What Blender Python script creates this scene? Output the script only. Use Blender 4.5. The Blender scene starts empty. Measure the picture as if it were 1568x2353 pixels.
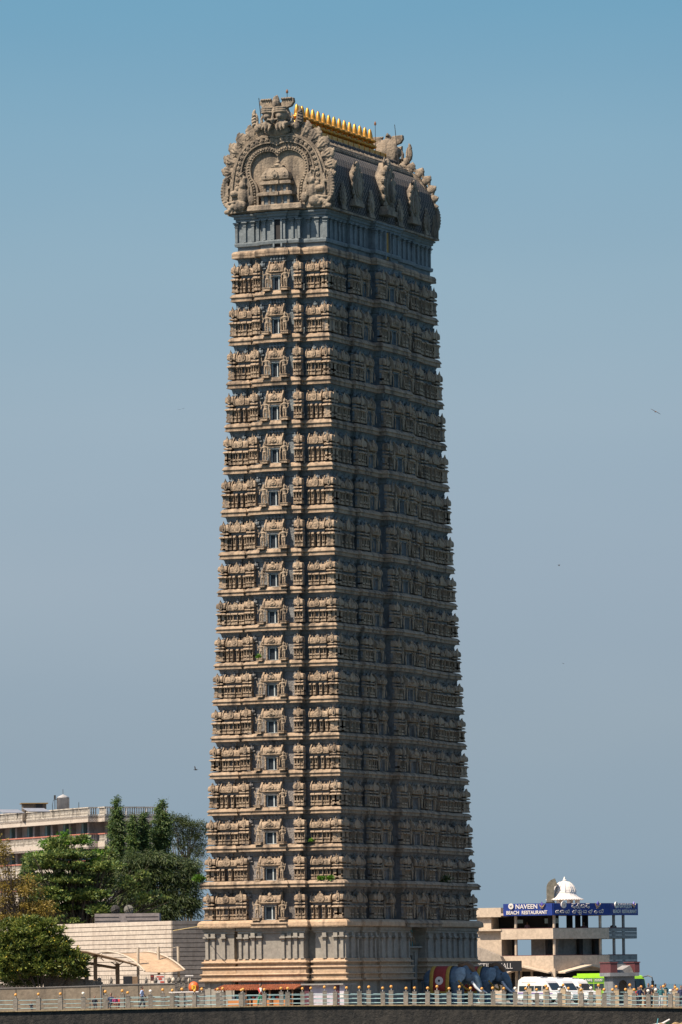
import bpy, math, random
import numpy as np
from mathutils import Matrix, Vector
random.seed(7); np.random.seed(7)
PI = math.pi
sc = bpy.context.scene
COL = sc.collection

# ------------------------------------------------------------------ camera
F, W, H, ZC, ROLL = 13072.0, 1568.0, 2353.0, 1.45, 0.012
TILT = math.atan((2268 - H / 2) / F)
cR, sR, cT, sT = math.cos(ROLL), math.sin(ROLL), math.cos(TILT), math.sin(TILT)
cam = bpy.data.cameras.new('camera'); co = bpy.data.objects.new('camera', cam); COL.objects.link(co)
fw = Vector((0, cT, sT)); up0 = Vector((0, -sT, cT)); r0 = Vector((1, 0, 0))
cr = cR * r0 - sR * up0; cu = sR * r0 + cR * up0
co.matrix_world = Matrix(((cr.x, cu.x, -fw.x, 0), (cr.y, cu.y, -fw.y, 0), (cr.z, cu.z, -fw.z, ZC), (0, 0, 0, 1)))
cam.sensor_fit = 'AUTO'; cam.sensor_width = 36.0; cam.lens = F / H * 36.0
cam.clip_start = 1.0; cam.clip_end = 60000.0
sc.camera = co

def at(px, py, Y):
    a = px - W / 2; b = py - H / 2
    X = cR * a - sR * b; y0 = sR * a + cR * b
    d = Vector((X / F, cT + y0 / F * sT, sT - y0 / F * cT))
    return Vector((0, 0, ZC)) + d * (Y / d.y)
def crop(x0, y0, s):
    return lambda x, y, Y: at((x0 + x / s) / 1.74107, (y0 + y / s) / 1.74107, Y)
aL5 = crop(0, 3100, 1.8447); aL6 = crop(0, 3550, 1.8447); aR7 = crop(1850, 3450, 1.7818); aR8 = crop(2330, 3850, 3.92)

# ------------------------------------------------------------------ materials
def nd(nt, t, **kw):
    n = nt.nodes.new(t)
    for k, v in kw.items(): setattr(n, k, v)
    return n
def newmat(name):
    m = bpy.data.materials.new(name); m.use_nodes = True
    nt = m.node_tree; b = nt.nodes['Principled BSDF']
    return m, nt, b
def c4(c): return (c[0], c[1], c[2], 1)
def noise(nt, scale, detail=4, rough=.55, vec=None):
    n = nd(nt, 'ShaderNodeTexNoise'); n.inputs['Scale'].default_value = scale
    n.inputs['Detail'].default_value = detail; n.inputs['Roughness'].default_value = rough
    if vec: nt.links.new(vec, n.inputs['Vector'])
    return n.outputs['Fac']
def ramp(nt, fac, p0, p1, c0=(0, 0, 0), c1=(1, 1, 1)):
    r = nd(nt, 'ShaderNodeValToRGB'); e = r.color_ramp.elements
    e[0].position = p0; e[1].position = p1; e[0].color = c4(c0); e[1].color = c4(c1)
    nt.links.new(fac, r.inputs['Fac']); return r.outputs['Color']
def mix(nt, fac, a, b, mode='MIX'):
    m = nd(nt, 'ShaderNodeMix', data_type='RGBA', blend_type=mode)
    for s, v in ((0, fac), (6, a), (7, b)):
        if isinstance(v, (tuple, list)): m.inputs[s].default_value = c4(v)
        elif isinstance(v, (int, float)): m.inputs[s].default_value = v
        else: nt.links.new(v, m.inputs[s])
    return m.outputs[2]
def wpos(nt, scale=(1, 1, 1)):
    g = nd(nt, 'ShaderNodeNewGeometry'); mp = nd(nt, 'ShaderNodeMapping'); mp.inputs['Scale'].default_value = scale
    nt.links.new(g.outputs['Position'], mp.inputs['Vector']); return mp.outputs['Vector']
def bump(nt, b, h, strength=.5, dist=.05):
    n = nd(nt, 'ShaderNodeBump'); n.inputs['Strength'].default_value = strength; n.inputs['Distance'].default_value = dist
    nt.links.new(h, n.inputs['Height']); nt.links.new(n.outputs['Normal'], b.inputs['Normal'])
def plain(name, c, rough=.6, metal=0, var=.15, scale=3.0, spec=None):
    m, nt, b = newmat(name)
    f = noise(nt, scale, 5, .6, wpos(nt))
    lo = tuple(x * (1 - var) for x in c); hi = tuple(min(1, x * (1 + var)) for x in c)
    nt.links.new(ramp(nt, f, .3, .7, lo, hi), b.inputs['Base Color'])
    b.inputs['Roughness'].default_value = rough; b.inputs['Metallic'].default_value = metal
    if spec is not None: b.inputs['Specular IOR Level'].default_value = spec
    return m
def stone(name, ca, cb, stain=(.05, .045, .04), amt=.75, th=(.52, .68), bs=7.0, bstr=.6, lichen=0, height=None):
    m, nt, b = newmat(name)
    col = ramp(nt, noise(nt, .5, 6, .65, wpos(nt)), .32, .68, ca, cb)
    if height:     # paint colour that changes up the tower
        g = nd(nt, 'ShaderNodeNewGeometry'); s = nd(nt, 'ShaderNodeSeparateXYZ'); nt.links.new(g.outputs['Position'], s.inputs[0])
        mr = nd(nt, 'ShaderNodeMapRange'); mr.inputs[1].default_value = height[1]; mr.inputs[2].default_value = height[2]
        nt.links.new(s.outputs['Z'], mr.inputs[0])
        c2 = ramp(nt, noise(nt, .9, 5, .6, wpos(nt)), .3, .7, tuple(x * .7 for x in height[0]), tuple(x * 1.2 for x in height[0]))
        col = mix(nt, mr.outputs[0], col, c2)
    fine = noise(nt, 3.0, 6, .7, wpos(nt))
    col = mix(nt, .55, col, ramp(nt, fine, .3, .75, (.45, .45, .45), (1.25, 1.22, 1.18)), 'MULTIPLY')
    streak = ramp(nt, noise(nt, 1.0, 6, .62, wpos(nt, (1.5, 1.5, .32))), th[0], th[1])
    mm = nd(nt, 'ShaderNodeMath', operation='MULTIPLY'); mm.inputs[1].default_value = amt
    nt.links.new(streak, mm.inputs[0])
    col = mix(nt, mm.outputs[0], col, stain)
    if lichen:
        l = ramp(nt, noise(nt, 5, 4, .7, wpos(nt)), .66, .7); m2 = nd(nt, 'ShaderNodeMath', operation='MULTIPLY'); m2.inputs[1].default_value = lichen
        nt.links.new(l, m2.inputs[0]); col = mix(nt, m2.outputs[0], col, (.55, .52, .46))
    nt.links.new(col, b.inputs['Base Color']); b.inputs['Roughness'].default_value = .9
    b.inputs['Specular IOR Level'].default_value = .2
    v = nd(nt, 'ShaderNodeTexVoronoi'); v.inputs['Scale'].default_value = bs; nt.links.new(wpos(nt), v.inputs['Vector'])
    ad = nd(nt, 'ShaderNodeMath', operation='ADD'); nt.links.new(v.outputs['Distance'], ad.inputs[0]); nt.links.new(noise(nt, bs * 2.2, 5, .7, wpos(nt)), ad.inputs[1])
    bump(nt, b, ad.outputs[0], bstr, .07)
    return m

M = {}
M['sand'] = stone('carved_sandstone', (.28, .205, .14), (.365, .282, .2), stain=(.05, .042, .037), th=(.5, .68), amt=.85, bs=6, bstr=.7, lichen=.3)
M['cornice'] = stone('weathered_cornice', (.28, .203, .138), (.365, .28, .198), stain=(.055, .045, .037), th=(.46, .64), amt=.8, bs=4, bstr=.4, lichen=.35)
M['plinth'] = stone('painted_base_moulding', (.38, .265, .17), (.46, .342, .235), stain=(.10, .07, .05), th=(.56, .74), amt=.7, bs=4, bstr=.35)
M['wall'] = stone('painted_recess_wall', (.185, .17, .162), (.245, .23, .22), stain=(.045, .042, .04), th=(.5, .72), amt=.7, bs=6, bstr=.6, height=((.165, .195, .212), 18, 50))
M['panel'] = stone('plaster_panel', (.25, .23, .2), (.315, .295, .255), stain=(.12, .11, .095), th=(.55, .78), amt=.5, bs=2, bstr=.15)
M['attic'] = stone('blue_attic_plaster', (.135, .16, .172), (.19, .215, .225), stain=(.06, .058, .055), th=(.55, .75), amt=.6, bs=3, bstr=.3)
M['gable'] = stone('gable_stone', (.215, .172, .127), (.31, .254, .19), stain=(.055, .05, .045), th=(.45, .64), amt=.8, bs=5, bstr=.5)
M['statue'] = stone('statue_stone', (.26, .2, .14), (.34, .265, .19), stain=(.045, .038, .034), th=(.5, .7), amt=.6, bs=9, bstr=.5)
M['glass'] = plain('window_glass', (.008, .012, .018), .45, 0, .2, spec=.3)
M['frame'] = plain('pale_window_frame', (.34, .38, .38), .6)
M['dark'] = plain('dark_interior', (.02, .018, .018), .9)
M['black'] = plain('black_paint', (.015, .015, .017), .5)
M['gold'] = plain('gold_leaf', (.48, .23, .04), .42, .75, .25)
M['iron'] = plain('dark_iron', (.06, .055, .05), .5, .6)
M['white'] = plain('white_paint', (.6, .56, .52), .55, 0, .06)
M['red'] = plain('red_paint', (.45, .06, .03), .6)
M['ochre'] = plain('ochre_door', (.30, .17, .04), .7)
M['teal'] = plain('teal_paint', (.10, .34, .36), .7)

# fish-scale roof
m, nt, b = newmat('scaled_vault'); M['vault'] = m
tc = nd(nt, 'ShaderNodeTexCoord'); mp = nd(nt, 'ShaderNodeMapping'); mp.inputs['Rotation'].default_value = (0, 0, PI / 4)
nt.links.new(tc.outputs['UV'], mp.inputs['Vector'])
ck = nd(nt, 'ShaderNodeTexBrick'); ck.offset = 0; ck.inputs['Scale'].default_value = 1; ck.inputs['Brick Width'].default_value = .36; ck.inputs['Row Height'].default_value = .36
ck.inputs['Mortar Size'].default_value = .055; ck.inputs['Mortar Smooth'].default_value = .3
nt.links.new(mp.outputs['Vector'], ck.inputs['Vector'])
colv = ramp(nt, noise(nt, .8, 6, .7, wpos(nt)), .35, .7, (.075, .066, .06), (.15, .125, .098))
nt.links.new(mix(nt, ck.outputs['Fac'], colv, (.018, .018, .02)), b.inputs['Base Color']); b.inputs['Roughness'].default_value = .9
inv = nd(nt, 'ShaderNodeMath', operation='SUBTRACT'); inv.inputs[0].default_value = 1; nt.links.new(ck.outputs['Fac'], inv.inputs[1])
bump(nt, b, inv.outputs[0], .9, .08)

# ------------------------------------------------------------------ mesh builder
class MB:
    def __init__(s): s.v = []; s.f = []; s.m = []; s.uv = None
    def add(s, vs, fs, mi=0):
        o = len(s.v); s.v.extend([tuple(v) for v in vs]); s.f.extend([tuple(i + o for i in f) for f in fs]); s.m.extend([mi] * len(fs)); return s
    def box(s, x0, x1, y0, y1, z0, z1, mi=0, M4=None):
        vs = [(x0, y0, z0), (x1, y0, z0), (x1, y1, z0), (x0, y1, z0), (x0, y0, z1), (x1, y0, z1), (x1, y1, z1), (x0, y1, z1)]
        if M4 is not None: vs = [M4 @ Vector(v) for v in vs]
        return s.add(vs, [(3, 2, 1, 0), (4, 5, 6, 7), (0, 1, 5, 4), (1, 2, 6, 5), (2, 3, 7, 6), (3, 0, 4, 7)], mi)
    def loft(s, rings, mi=0, cap=True):
        n = len(rings[0]); vs = [p for r in rings for p in r]; fs = []
        for k in range(len(rings) - 1):
            for i in range(n):
                j = (i + 1) % n; fs.append((k * n + i, k * n + j, (k + 1) * n + j, (k + 1) * n + i))
        if cap:
            fs.append(tuple(range(n - 1, -1, -1))); fs.append(tuple((len(rings) - 1) * n + i for i in range(n)))
        return s.add(vs, fs, mi)
    def taper(s, secs, mi=0, cx=0, cy=0):          # secs: (z, x0, x1, y0, y1)
        return s.loft([[(cx + a, cy + c, z), (cx + b_, cy + c, z), (cx + b_, cy + d, z), (cx + a, cy + d, z)] for z, a, b_, c, d in secs], mi)
    def lathe(s, prof, n=12, c=(0, 0, 0), mi=0, M4=None):
        rings = [[Vector((c[0] + r * math.cos(2 * PI * i / n), c[1] + r * math.sin(2 * PI * i / n), c[2] + z)) for i in range(n)] for r, z in prof]
        if M4 is not None: rings = [[M4 @ p for p in r] for r in rings]
        return s.loft(rings, mi)
    def ell(s, c, r, nu=10, nv=7, mi=0, M4=None):
        c = Vector(c); r = (r, r, r) if isinstance(r, (int, float)) else r; rings = []
        for k in range(nv + 1):
            t = -PI / 2 + PI * (k + .02) / (nv + .04)
            rings.append([Vector((r[0] * math.cos(t) * math.cos(2 * PI * i / nu), r[1] * math.cos(t) * math.sin(2 * PI * i / nu), r[2] * math.sin(t))) for i in range(nu)])
        if M4 is not None: rings = [[M4 @ p for p in q] for q in rings]
        return s.loft([[c + p for p in q] for q in rings], mi)
    def tube(s, pts, rad, n=8, mi=0):
        pts = [Vector(p) for p in pts]; rad = rad if isinstance(rad, (list, tuple)) else [rad] * len(pts); rings = []
        for i, p in enumerate(pts):
            d = (pts[min(i + 1, len(pts) - 1)] - pts[max(i - 1, 0)])
            if d.length < 1e-9: d = Vector((0, 0, 1))
            d.normalize(); a = Vector((0, 0, 1)) if abs(d.z) < .9 else Vector((1, 0, 0))
            u = d.cross(a).normalized(); w = u.cross(d).normalized()
            rings.append([p + rad[i] * (math.cos(2 * PI * k / n) * u - math.sin(2 * PI * k / n) * w) for k in range(n)])
        rings = [list(reversed(r)) for r in rings]
        return s.loft(rings, mi)
    def extrude(s, poly, a, b_, axis='y', mi=0, M4=None):
        def P(p, t): return Vector((p[0], t, p[1])) if axis == 'y' else Vector((t, p[0], p[1])) if axis == 'x' else Vector((p[0], p[1], t))
        r1 = [P(p, a) for p in poly]; r2 = [P(p, b_) for p in poly]
        if M4 is not None: r1 = [M4 @ p for p in r1]; r2 = [M4 @ p for p in r2]
        return s.loft([r1, r2], mi)
    def strip(s, A, B, a, b_, mi=0):                # band between two open paths in xz, extruded along y
        n = len(A)
        vs = [(p[0], a, p[1]) for p in A] + [(p[0], a, p[1]) for p in B] + [(p[0], b_, p[1]) for p in A] + [(p[0], b_, p[1]) for p in B]
        fs = []
        for i in range(n - 1):
            fs += [(i, i + 1, n + i + 1, n + i), (2 * n + i, 3 * n + i, 3 * n + i + 1, 2 * n + i + 1), (i, 2 * n + i, 2 * n + i + 1, i + 1), (n + i, n + i + 1, 3 * n + i + 1, 3 * n + i)]
        fs += [(0, n, 3 * n, 2 * n), (n - 1, 3 * n - 1, 4 * n - 1, 2 * n - 1)]
        return s.add(vs, fs, mi)
    def mesh(s, name, mats, smooth=False, fix=True):
        me = bpy.data.meshes.new(name); me.from_pydata(s.v, [], s.f); me.update()
        for mt in mats: me.materials.append(mt)
        if len(mats) > 1: me.polygons.foreach_set('material_index', s.m)
        if fix:
            import bmesh
            bm = bmesh.new(); bm.from_mesh(me); bmesh.ops.recalc_face_normals(bm, faces=bm.faces); bm.to_mesh(me); bm.free()
        if smooth: me.polygons.foreach_set('use_smooth', [True] * len(me.polygons))
        return me
    def build(s, name, mats, parent=None, smooth=False, **tags):
        if not isinstance(mats, (list, tuple)): mats = [mats]
        return link(name, s.mesh(name, mats, smooth), parent, **tags)
def link(name, data, parent=None, **tags):
    o = bpy.data.objects.new(name, data); COL.objects.link(o)
    if parent: o.parent = parent
    for k, v in tags.items(): o[k] = v
    return o
def thing(name, label, cat, loc=(0, 0, 0), rz=0.0, group=None, scale=1.0):
    o = link(name, None, None, label=label, category=cat, kind='thing')
    o.location = loc; o.rotation_euler = (0, 0, rz); o.scale = (scale,) * 3
    o.empty_display_size = .2
    if group: o['group'] = group
    return o
def tree_copy(o, parent=None):
    c = o.copy(); COL.objects.link(c); c.parent = parent
    for ch in list(o.children): tree_copy(ch, c)
    return c
def remesh(mb, voxel, name, mats, smooth_it=4):
    me = mb.mesh(name + '_raw', mats); o = bpy.data.objects.new('tmp', me); COL.objects.link(o)
    md = o.modifiers.new('r', 'REMESH'); md.mode = 'VOXEL'; md.voxel_size = voxel
    if smooth_it:
        s2 = o.modifiers.new('s', 'SMOOTH'); s2.iterations = smooth_it; s2.factor = .5
    dg = bpy.context.evaluated_depsgraph_get(); dg.update()
    out = bpy.data.meshes.new_from_object(o.evaluated_get(dg)); out.name = name
    bpy.data.objects.remove(o); bpy.data.meshes.remove(me)
    out.polygons.foreach_set('use_smooth', [True] * len(out.polygons))
    if not out.materials:
        for mt in mats: out.materials.append(mt)
    return out
def text_mesh(body, size, mat, depth=.02, name='lettering', bold=.0):
    cu_ = bpy.data.curves.new(name, 'FONT'); cu_.body = body; cu_.size = size; cu_.extrude = depth; cu_.offset = bold
    cu_.align_x = 'CENTER'; cu_.align_y = 'CENTER'
    o = bpy.data.objects.new('tmp', cu_); COL.objects.link(o)
    dg = bpy.context.evaluated_depsgraph_get(); dg.update()
    me = bpy.data.meshes.new_from_object(o.evaluated_get(dg)); bpy.data.objects.remove(o)
    me.name = name; me.materials.clear(); me.materials.append(mat); return me

# =================================================================== PROTOTYPES needing evaluation first
def statue_mesh():
    mb = MB()
    mb.tube([(.06, 0, .02), (.07, 0, .22), (.07, 0, .45)], [.05, .05, .075]); mb.tube([(-.07, -.02, .02), (-.08, -.04, .22), (-.06, 0, .45)], [.05, .05, .075])
    mb.ell((0, 0, .47), (.14, .1, .09)); mb.ell((.02, 0, .62), (.11, .08, .14)); mb.ell((.02, -.01, .72), (.15, .09, .08))
    mb.ell((.01, -.02, .84), (.065, .065, .075)); mb.lathe([(.07, .87), (.085, .9), (.06, .96), (.03, 1.02), (.005, 1.05)], 8, (.01, 0, 0))
    for s in (-1, 1):
        mb.tube([(s * .14, 0, .74), (s * .22, -.03, .6), (s * .2, -.1, .48)], [.04, .035, .03]); mb.tube([(s * .14, 0, .75), (s * .25, 0, .68), (s * .26, -.02, .85)], [.04, .033, .03])
        mb.ell((s * .26, -.02, .88), .04, 6, 5)
    mb.ell((.22, -.1, .3), (.035, .035, .2)); mb.ell((0, .08, .8), (.17, .03, .19))
    return remesh(mb, .018, 'guardian_statue', [M['statue']], 2)
ME_statue = statue_mesh()

def monster_mesh():
    mb = MB()
    mb.ell((0, .25, 72.9), (1.15, .45, 1.3)); mb.ell((0, 0, 71.75), (1.2, .5, .5))
    mb.ell((0, -.2, 74.05), (.36, .3, .6)); mb.ell((0, -.42, 73.85), (.22, .25, .42)); mb.lathe([(.2, 74.45), (.12, 74.62), (.02, 74.75)], 8)
    for s in (-1, 1):
        mb.ell((s * .57, -.42, 72.98), (.52, .56, .56), 16, 12)
        for k in range(3): mb.tube([(s * .57 + .56 * math.cos(t), -.5 - .5 * math.sin(t), 73.2 + .17 * k) for t in np.linspace(.25, PI - .25, 9)], [.05] + [.085] * 7 + [.05], 7)
        mb.ell((s * .57, -.95, 72.82), (.23, .17, .23)); mb.ell((s * .57, -1.08, 72.8), (.1, .09, .1))
        mb.ell((s * .6, -.42, 72.2), (.62, .56, .36)); mb.tube([(s * (.05 + .6 * k), -.75 - .25 * math.sin(PI * k) , 72.38 + .2 * math.sin(PI * k)) for k in np.linspace(.1, 1.9, 9)], .09, 7)
        mb.extrude([(s * .35, 73.7), (s * .5, 74.35), (s * 1.0, 74.4), (s * 1.5, 74.42), (s * 1.52, 74.05), (s * 1.3, 73.72), (s * .9, 73.6)], -.1, .3, 'y')
        for k in range(5): mb.ell((s * (.5 + .2 * k), -.12, 74.36), (.09, .16, .12), 7, 5)
        for k, (x, l) in enumerate(((.28, .62), (.6, .58), (.9, .48))):
            mb.tube([(s * x, -.78, 72.15), (s * (x + .06), -.92, 72.15 - l * .55), (s * (x + .16), -.95, 72.15 - l)], [.15, .11, .02], 8)
        mb.tube([(s * 1.1, -.2, 72.3), (s * 1.5, -.15, 72.1), (s * 1.8, -.1, 72.3), (s * 1.72, -.1, 72.6)], [.2, .17, .12, .05])
        mb.ell((s * 2.02, .05, 72.72), (.34, .2, .68)); mb.tube([(s * 2.1, 0, 73.2), (s * 2.05, 0, 73.55), (s * 1.92, 0, 73.75)], [.2, .12, .04], 8); mb.ell((s * 1.75, 0, 72.1), (.33, .22, .4))
        for k in range(4): mb.tube([(s * 2.25, -.1, 72.3 + .25 * k), (s * 1.9, -.2, 72.45 + .25 * k)], .05, 6)
        mb.tube([(s * 1.35, 0, 72.3), (s * 1.42, 0, 72.8), (s * 1.28, 0, 73.2)], [.16, .12, .03])
    mb.tube([(0, -.75, 73.5), (0, -.9, 72.9), (0, -1.0, 72.5), (0, -.9, 72.25)], [.08, .09, .18, .1]); mb.ell((0, -1.0, 72.75), (.1, .1, .1))
    return remesh(mb, .042, 'monster_face', [M['gable']], 1)
ME_monster = monster_mesh()

def makara_mesh():     # right-hand lower corner beast, mirrored for the left
    mb = MB()
    mb.ell((3.15, -.1, 66.6), (.5, .35, .75)); mb.ell((3.3, -.15, 65.75), (.55, .35, .45)); mb.ell((3.1, -.15, 67.4), (.36, .35, .38))
    mb.tube([(3.1, -.1, 67.5), (2.9, -.2, 68.0), (3.1, -.2, 68.35), (3.4, -.15, 68.25), (3.35, -.15, 67.95)], [.25, .22, .18, .13, .08])
    mb.tube([(2.7, -.1, 67.9), (2.55, -.1, 67.2), (2.65, -.1, 66.5), (2.5, -.1, 65.9)], [.1, .13, .13, .1])
    mb.ell((2.35, -.1, 66.1), (.3, .22, .45)); mb.ell((3.85, -.2, 66.75), (.42, .3, .28)); mb.ell((3.6, -.2, 67.15), (.2, .2, .22))
    for k in range(7):
        a = k / 6.0; mb.ell((3.7 + .9 * a, -.15, 65.5 + .25 * math.sin(a * 5)), (.24, .2, .2)); mb.ell((3.6 + .7 * a, -.15, 66.1 - .1 * a), (.2, .2, .12))
    pts = [(4.2 + .7 * math.sin(t), -.05, 66.9 - 1.3 * math.cos(t)) for t in np.linspace(.1, 2.7, 14)]
    mb.tube(pts, [.2] * 14, 8)
    for p in pts: mb.ell((p[0] + .1, -.15, p[2]), (.16, .14, .12), 8, 6)
    for k in range(3):
        q = [(4.35 + (.45 - .15 * k) * math.sin(t), -.1, 67.0 - (1.0 - .25 * k) * math.cos(t)) for t in np.linspace(.4, 2.6, 10)]
        mb.tube(q, [.075] * 10, 6)
    mb.tube([(4.3, -.1, 67.2), (4.1, -.1, 67.8), (4.3, -.1, 68.25), (4.55, -.1, 68.1), (4.4, -.1, 67.85)], [.14, .15, .15, .11, .07])
    return remesh(mb, .05, 'beast_carving', [M['gable']], 1)
ME_makara = makara_mesh()

def leaf_crest_mesh():    # flame-leaf, unit height ~1.25, base at origin, +z outwards
    mb = MB()
    mb.ell((0, 0, .3), (.34, .17, .4), 12, 8); mb.ell((0, -.02, .68), (.42, .17, .42), 14, 9); mb.ell((.03, -.03, .98), (.3, .14, .26), 12, 8)
    for k in range(5):
        t = -.3 + k * .5
        for s in (-1, 1): mb.ell((s * (.3 + .14 * math.sin(1 + k)), -.05, .42 + .15 * k), (.14, .12, .11), 8, 6)
    mb.tube([(0, -.16, .05), (.03, -.2, .5), (0, -.2, .85)], [.04, .06, .05], 6)
    for s in (-1, 1): mb.tube([(s * .05, -.15, .25), (s * .16, -.19, .55), (s * .2, -.17, .85)], [.03, .05, .04], 6)
    mb.tube([(.1, -.03, 1.05), (-.02, -.06, 1.26), (-.16, -.05, 1.3)], [.13, .09, .04], 8)
    return remesh(mb, .035, 'flame_leaf', [M['gable']], 1)
ME_leaf = leaf_crest_mesh()

def niche_mesh():      # leaf-shaped dormer plate, unit: width 1, height 1, facing +x, base z=0
    mb = MB()
    def oval(sx, sz, z0, n=18, tip=.12):
        out = []
        for i in range(n):
            t = 2 * PI * i / n; x = sx * math.sin(t); z = z0 - sz * math.cos(t)
            if abs(i - n / 2) < 1: z += tip
            out.append((x, z))
        return out
    mb.extrude(oval(.46, .42, .52), -.1, .5, 'x'); mb.extrude(oval(.34, .32, .5), .5, .6, 'x'); mb.extrude(oval(.2, .24, .46, tip=.03), .6, .72, 'x')
    mb.box(-.2, .6, -.36, .36, .0, .13); mb.box(-.2, .7, -.42, .42, -.05, .05)
    for i in range(15):
        t = 2 * PI * (i + .5) / 15; mb.ell((.45, .48 * math.sin(t), .52 - .43 * math.cos(t)), (.16, .08, .07), 7, 5)
    for s in (-1, 1): mb.tube([(.3, s * .12, .95), (.35, s * .2, 1.06), (.35, s * .16, 1.16)], [.08, .07, .02], 6)
    mb.ell((.4, 0, 1.02), (.2, .13, .12)); mb.ell((.7, 0, .42), (.16, .12, .18))
    return mb.mesh('roof_niche', [M['gable']])
ME_niche = niche_mesh()

def person_blobs(pose):
    """body / shirt / trousers / hair blobs, 1.7 m, facing -y"""
    b, s, t, h = MB(), MB(), MB(), MB()
    sit = pose == 'sit'; walk = pose == 'walk'; dz = -.42 if sit else 0
    hip = .9 + dz
    def leg(x, fwd):
        if sit: return [(x, 0, hip), (x, -.45, hip + .02), (x, -.5, .06)]
        return [(x, 0, hip), (x, -fwd * .5 - .03, .5), (x, -fwd + .04, .08)]
    legs = [leg(-.1, .24 if walk else .02), leg(.1, -.22 if walk else .0)]
    for p in legs:
        b.tube(p, [.085, .06, .042], 8); q = p[2]; b.tube([(q[0], q[1] + .04, .05), (q[0], q[1] - .16, .035)], [.045, .035], 8)
        t.tube([p[0], p[1], (p[2][0], p[2][1], p[2][2] + .03)], [.115, .085, .075], 8)
    t.ell((0, 0, hip), (.18, .13, .13))
    b.ell((0, 0, hip), (.15, .1, .12)); b.ell((0, 0, hip + .28), (.15, .1, .28)); b.ell((0, 0, hip + .47), (.18, .095, .1))
    s.ell((0, 0, hip + .12), (.175, .125, .2)); s.ell((0, 0, hip + .3), (.18, .13, .25)); s.ell((0, 0, hip + .46), (.205, .12, .1))
    b.tube([(0, 0, hip + .5), (0, -.01, hip + .66)], [.058, .055], 8)
    b.ell((0, -.02, hip + .73), (.075, .095, .115), 12, 9); b.ell((0, -.115, hip + .71), (.014, .02, .02), 6, 5); b.ell((0, -.095, hip + .655), (.035, .03, .025), 8, 6)
    for sd in (-1, 1):
        b.ell((sd * .076, -.01, hip + .72), (.012, .02, .03), 6, 5); b.ell((sd * .032, -.105, hip + .745), (.014, .01, .008), 6, 5)
        sw = -.2 * sd if walk else -.05
        e = (sd * .27, sw * .4, hip + .22); w_ = (sd * .27, sw - .08, hip - .0)
        b.tube([(sd * .19, 0, hip + .47), e, w_], [.055, .042, .03], 8); s.tube([(sd * .19, 0, hip + .48), e], [.075, .062], 8)
        b.ell((w_[0], w_[1] - .01, w_[2] - .05), (.022, .04, .05), 8, 6)
        for k in range(4): b.tube([(w_[0], w_[1] - .035 + .02 * k, w_[2] - .09), (w_[0] - sd * .012, w_[1] - .035 + .02 * k, w_[2] - .145 - .01 * (k in (1, 2)))], [.011, .009], 5)
        b.tube([(w_[0], w_[1] - .045, w_[2] - .04), (w_[0] - sd * .02, w_[1] - .075, w_[2] - .09)], [.012, .01], 5)
    h.ell((0, .012, hip + .76), (.086, .1, .105), 12, 8)
    return b, s, t, h
M['skin'] = plain('brown_skin', (.22, .11, .065), .6, 0, .05); M['hair'] = plain('black_hair', (.012, .01, .01), .6)
PERSON = {}
for pose in ('stand', 'walk', 'sit'):
    b_, s_, t_, h_ = person_blobs(pose)
    PERSON[pose] = (remesh(b_, .012, 'body', [M['skin']], 1), remesh(s_, .022, 'shirt', [M['white']], 2), remesh(t_, .022, 'trousers', [M['black']], 2), remesh(h_, .02, 'hair', [M['hair']], 1))
def person(loc, rz, pose, shirt, trousers, label, group=None, scale=1.0, wrap=False):
    o = thing('person', label, 'person', loc, rz, group, scale)
    bm_, sm, tm, hm = PERSON[pose]; bo = link('body', bm_, o)
    for nm, me, mt in (('shirt', sm, shirt), ('trousers' if not wrap else 'skirt', tm, trousers)):
        me2 = me.copy(); me2.materials.clear(); me2.materials.append(mt); link(nm, me2, o)
    link('hair', hm, o); return o

def elephant_parts():
    mb = MB()
    mb.ell((-.25, 0, 2.2), (1.55, .95, 1.02), 18, 12); mb.ell((-1.3, 0, 2.15), (.85, .85, .92), 14, 10); mb.ell((.85, 0, 2.3), (.85, .85, 1.0), 14, 10)
    mb.ell((1.75, 0, 2.6), (.72, .6, .75), 14, 10); mb.ell((2.2, 0, 2.35), (.5, .48, .62), 12, 9)
    for s in (-1, 1):
        mb.ell((1.85, s * .24, 3.12), (.4, .3, .36)); mb.ell((2.05, s * .34, 2.25), (.35, .22, .34)); mb.ell((2.42, s * .28, 2.62), (.17, .16, .17))
        mb.tube([(.95, s * .48, 2.0), (1.0, s * .5, 1.0), (1.0, s * .5, .05)], [.5, .36, .36], 12); mb.tube([(-1.45, s * .48, 2.0), (-1.35, s * .5, 1.1), (-1.5, s * .5, .05)], [.6, .38, .36], 12)
        for k in range(3): mb.ell((1.0 + .3, s * .5 + (k - 1) * .18, .07), (.1, .1, .08), 6, 5)
    mb.tube([(2.35, 0, 2.6), (2.7, 0, 2.15), (2.95, 0, 1.6), (3.05, 0, 1.0), (3.05, 0, .5), (3.2, 0, .2), (3.4, 0, .28)], [.45, .4, .31, .24, .19, .15, .1], 12)
    mb.ell((2.25, 0, 1.9), (.35, .25, .25)); mb.tube([(-2.1, 0, 2.5), (-2.35, 0, 2.0), (-2.3, 0, 1.2)], [.1, .07, .05], 8); mb.ell((-2.3, 0, 1.1), (.08, .08, .2))
    body = remesh(mb, .06, 'elephant_body', [M['elephant']], 4)
    ear = MB()
    ear.ell((1.55, -.72, 2.6), (.5, .09, .62), 14, 9, 0, None); ear.ell((1.4, -.74, 2.1), (.3, .08, .42), 12, 8); ear.ell((1.75, -.68, 2.95), (.3, .1, .25))
    ear_me = remesh(ear, .04, 'ear', [M['ear']], 2)
    return body, ear_me
M['elephant'] = plain('blue_grey_elephant_paint', (.05, .09, .135), .55, 0, .35, 1.5); M['ear'] = plain('pale_blue_ear_paint', (.15, .23, .31), .6, 0, .35, 4)
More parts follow.
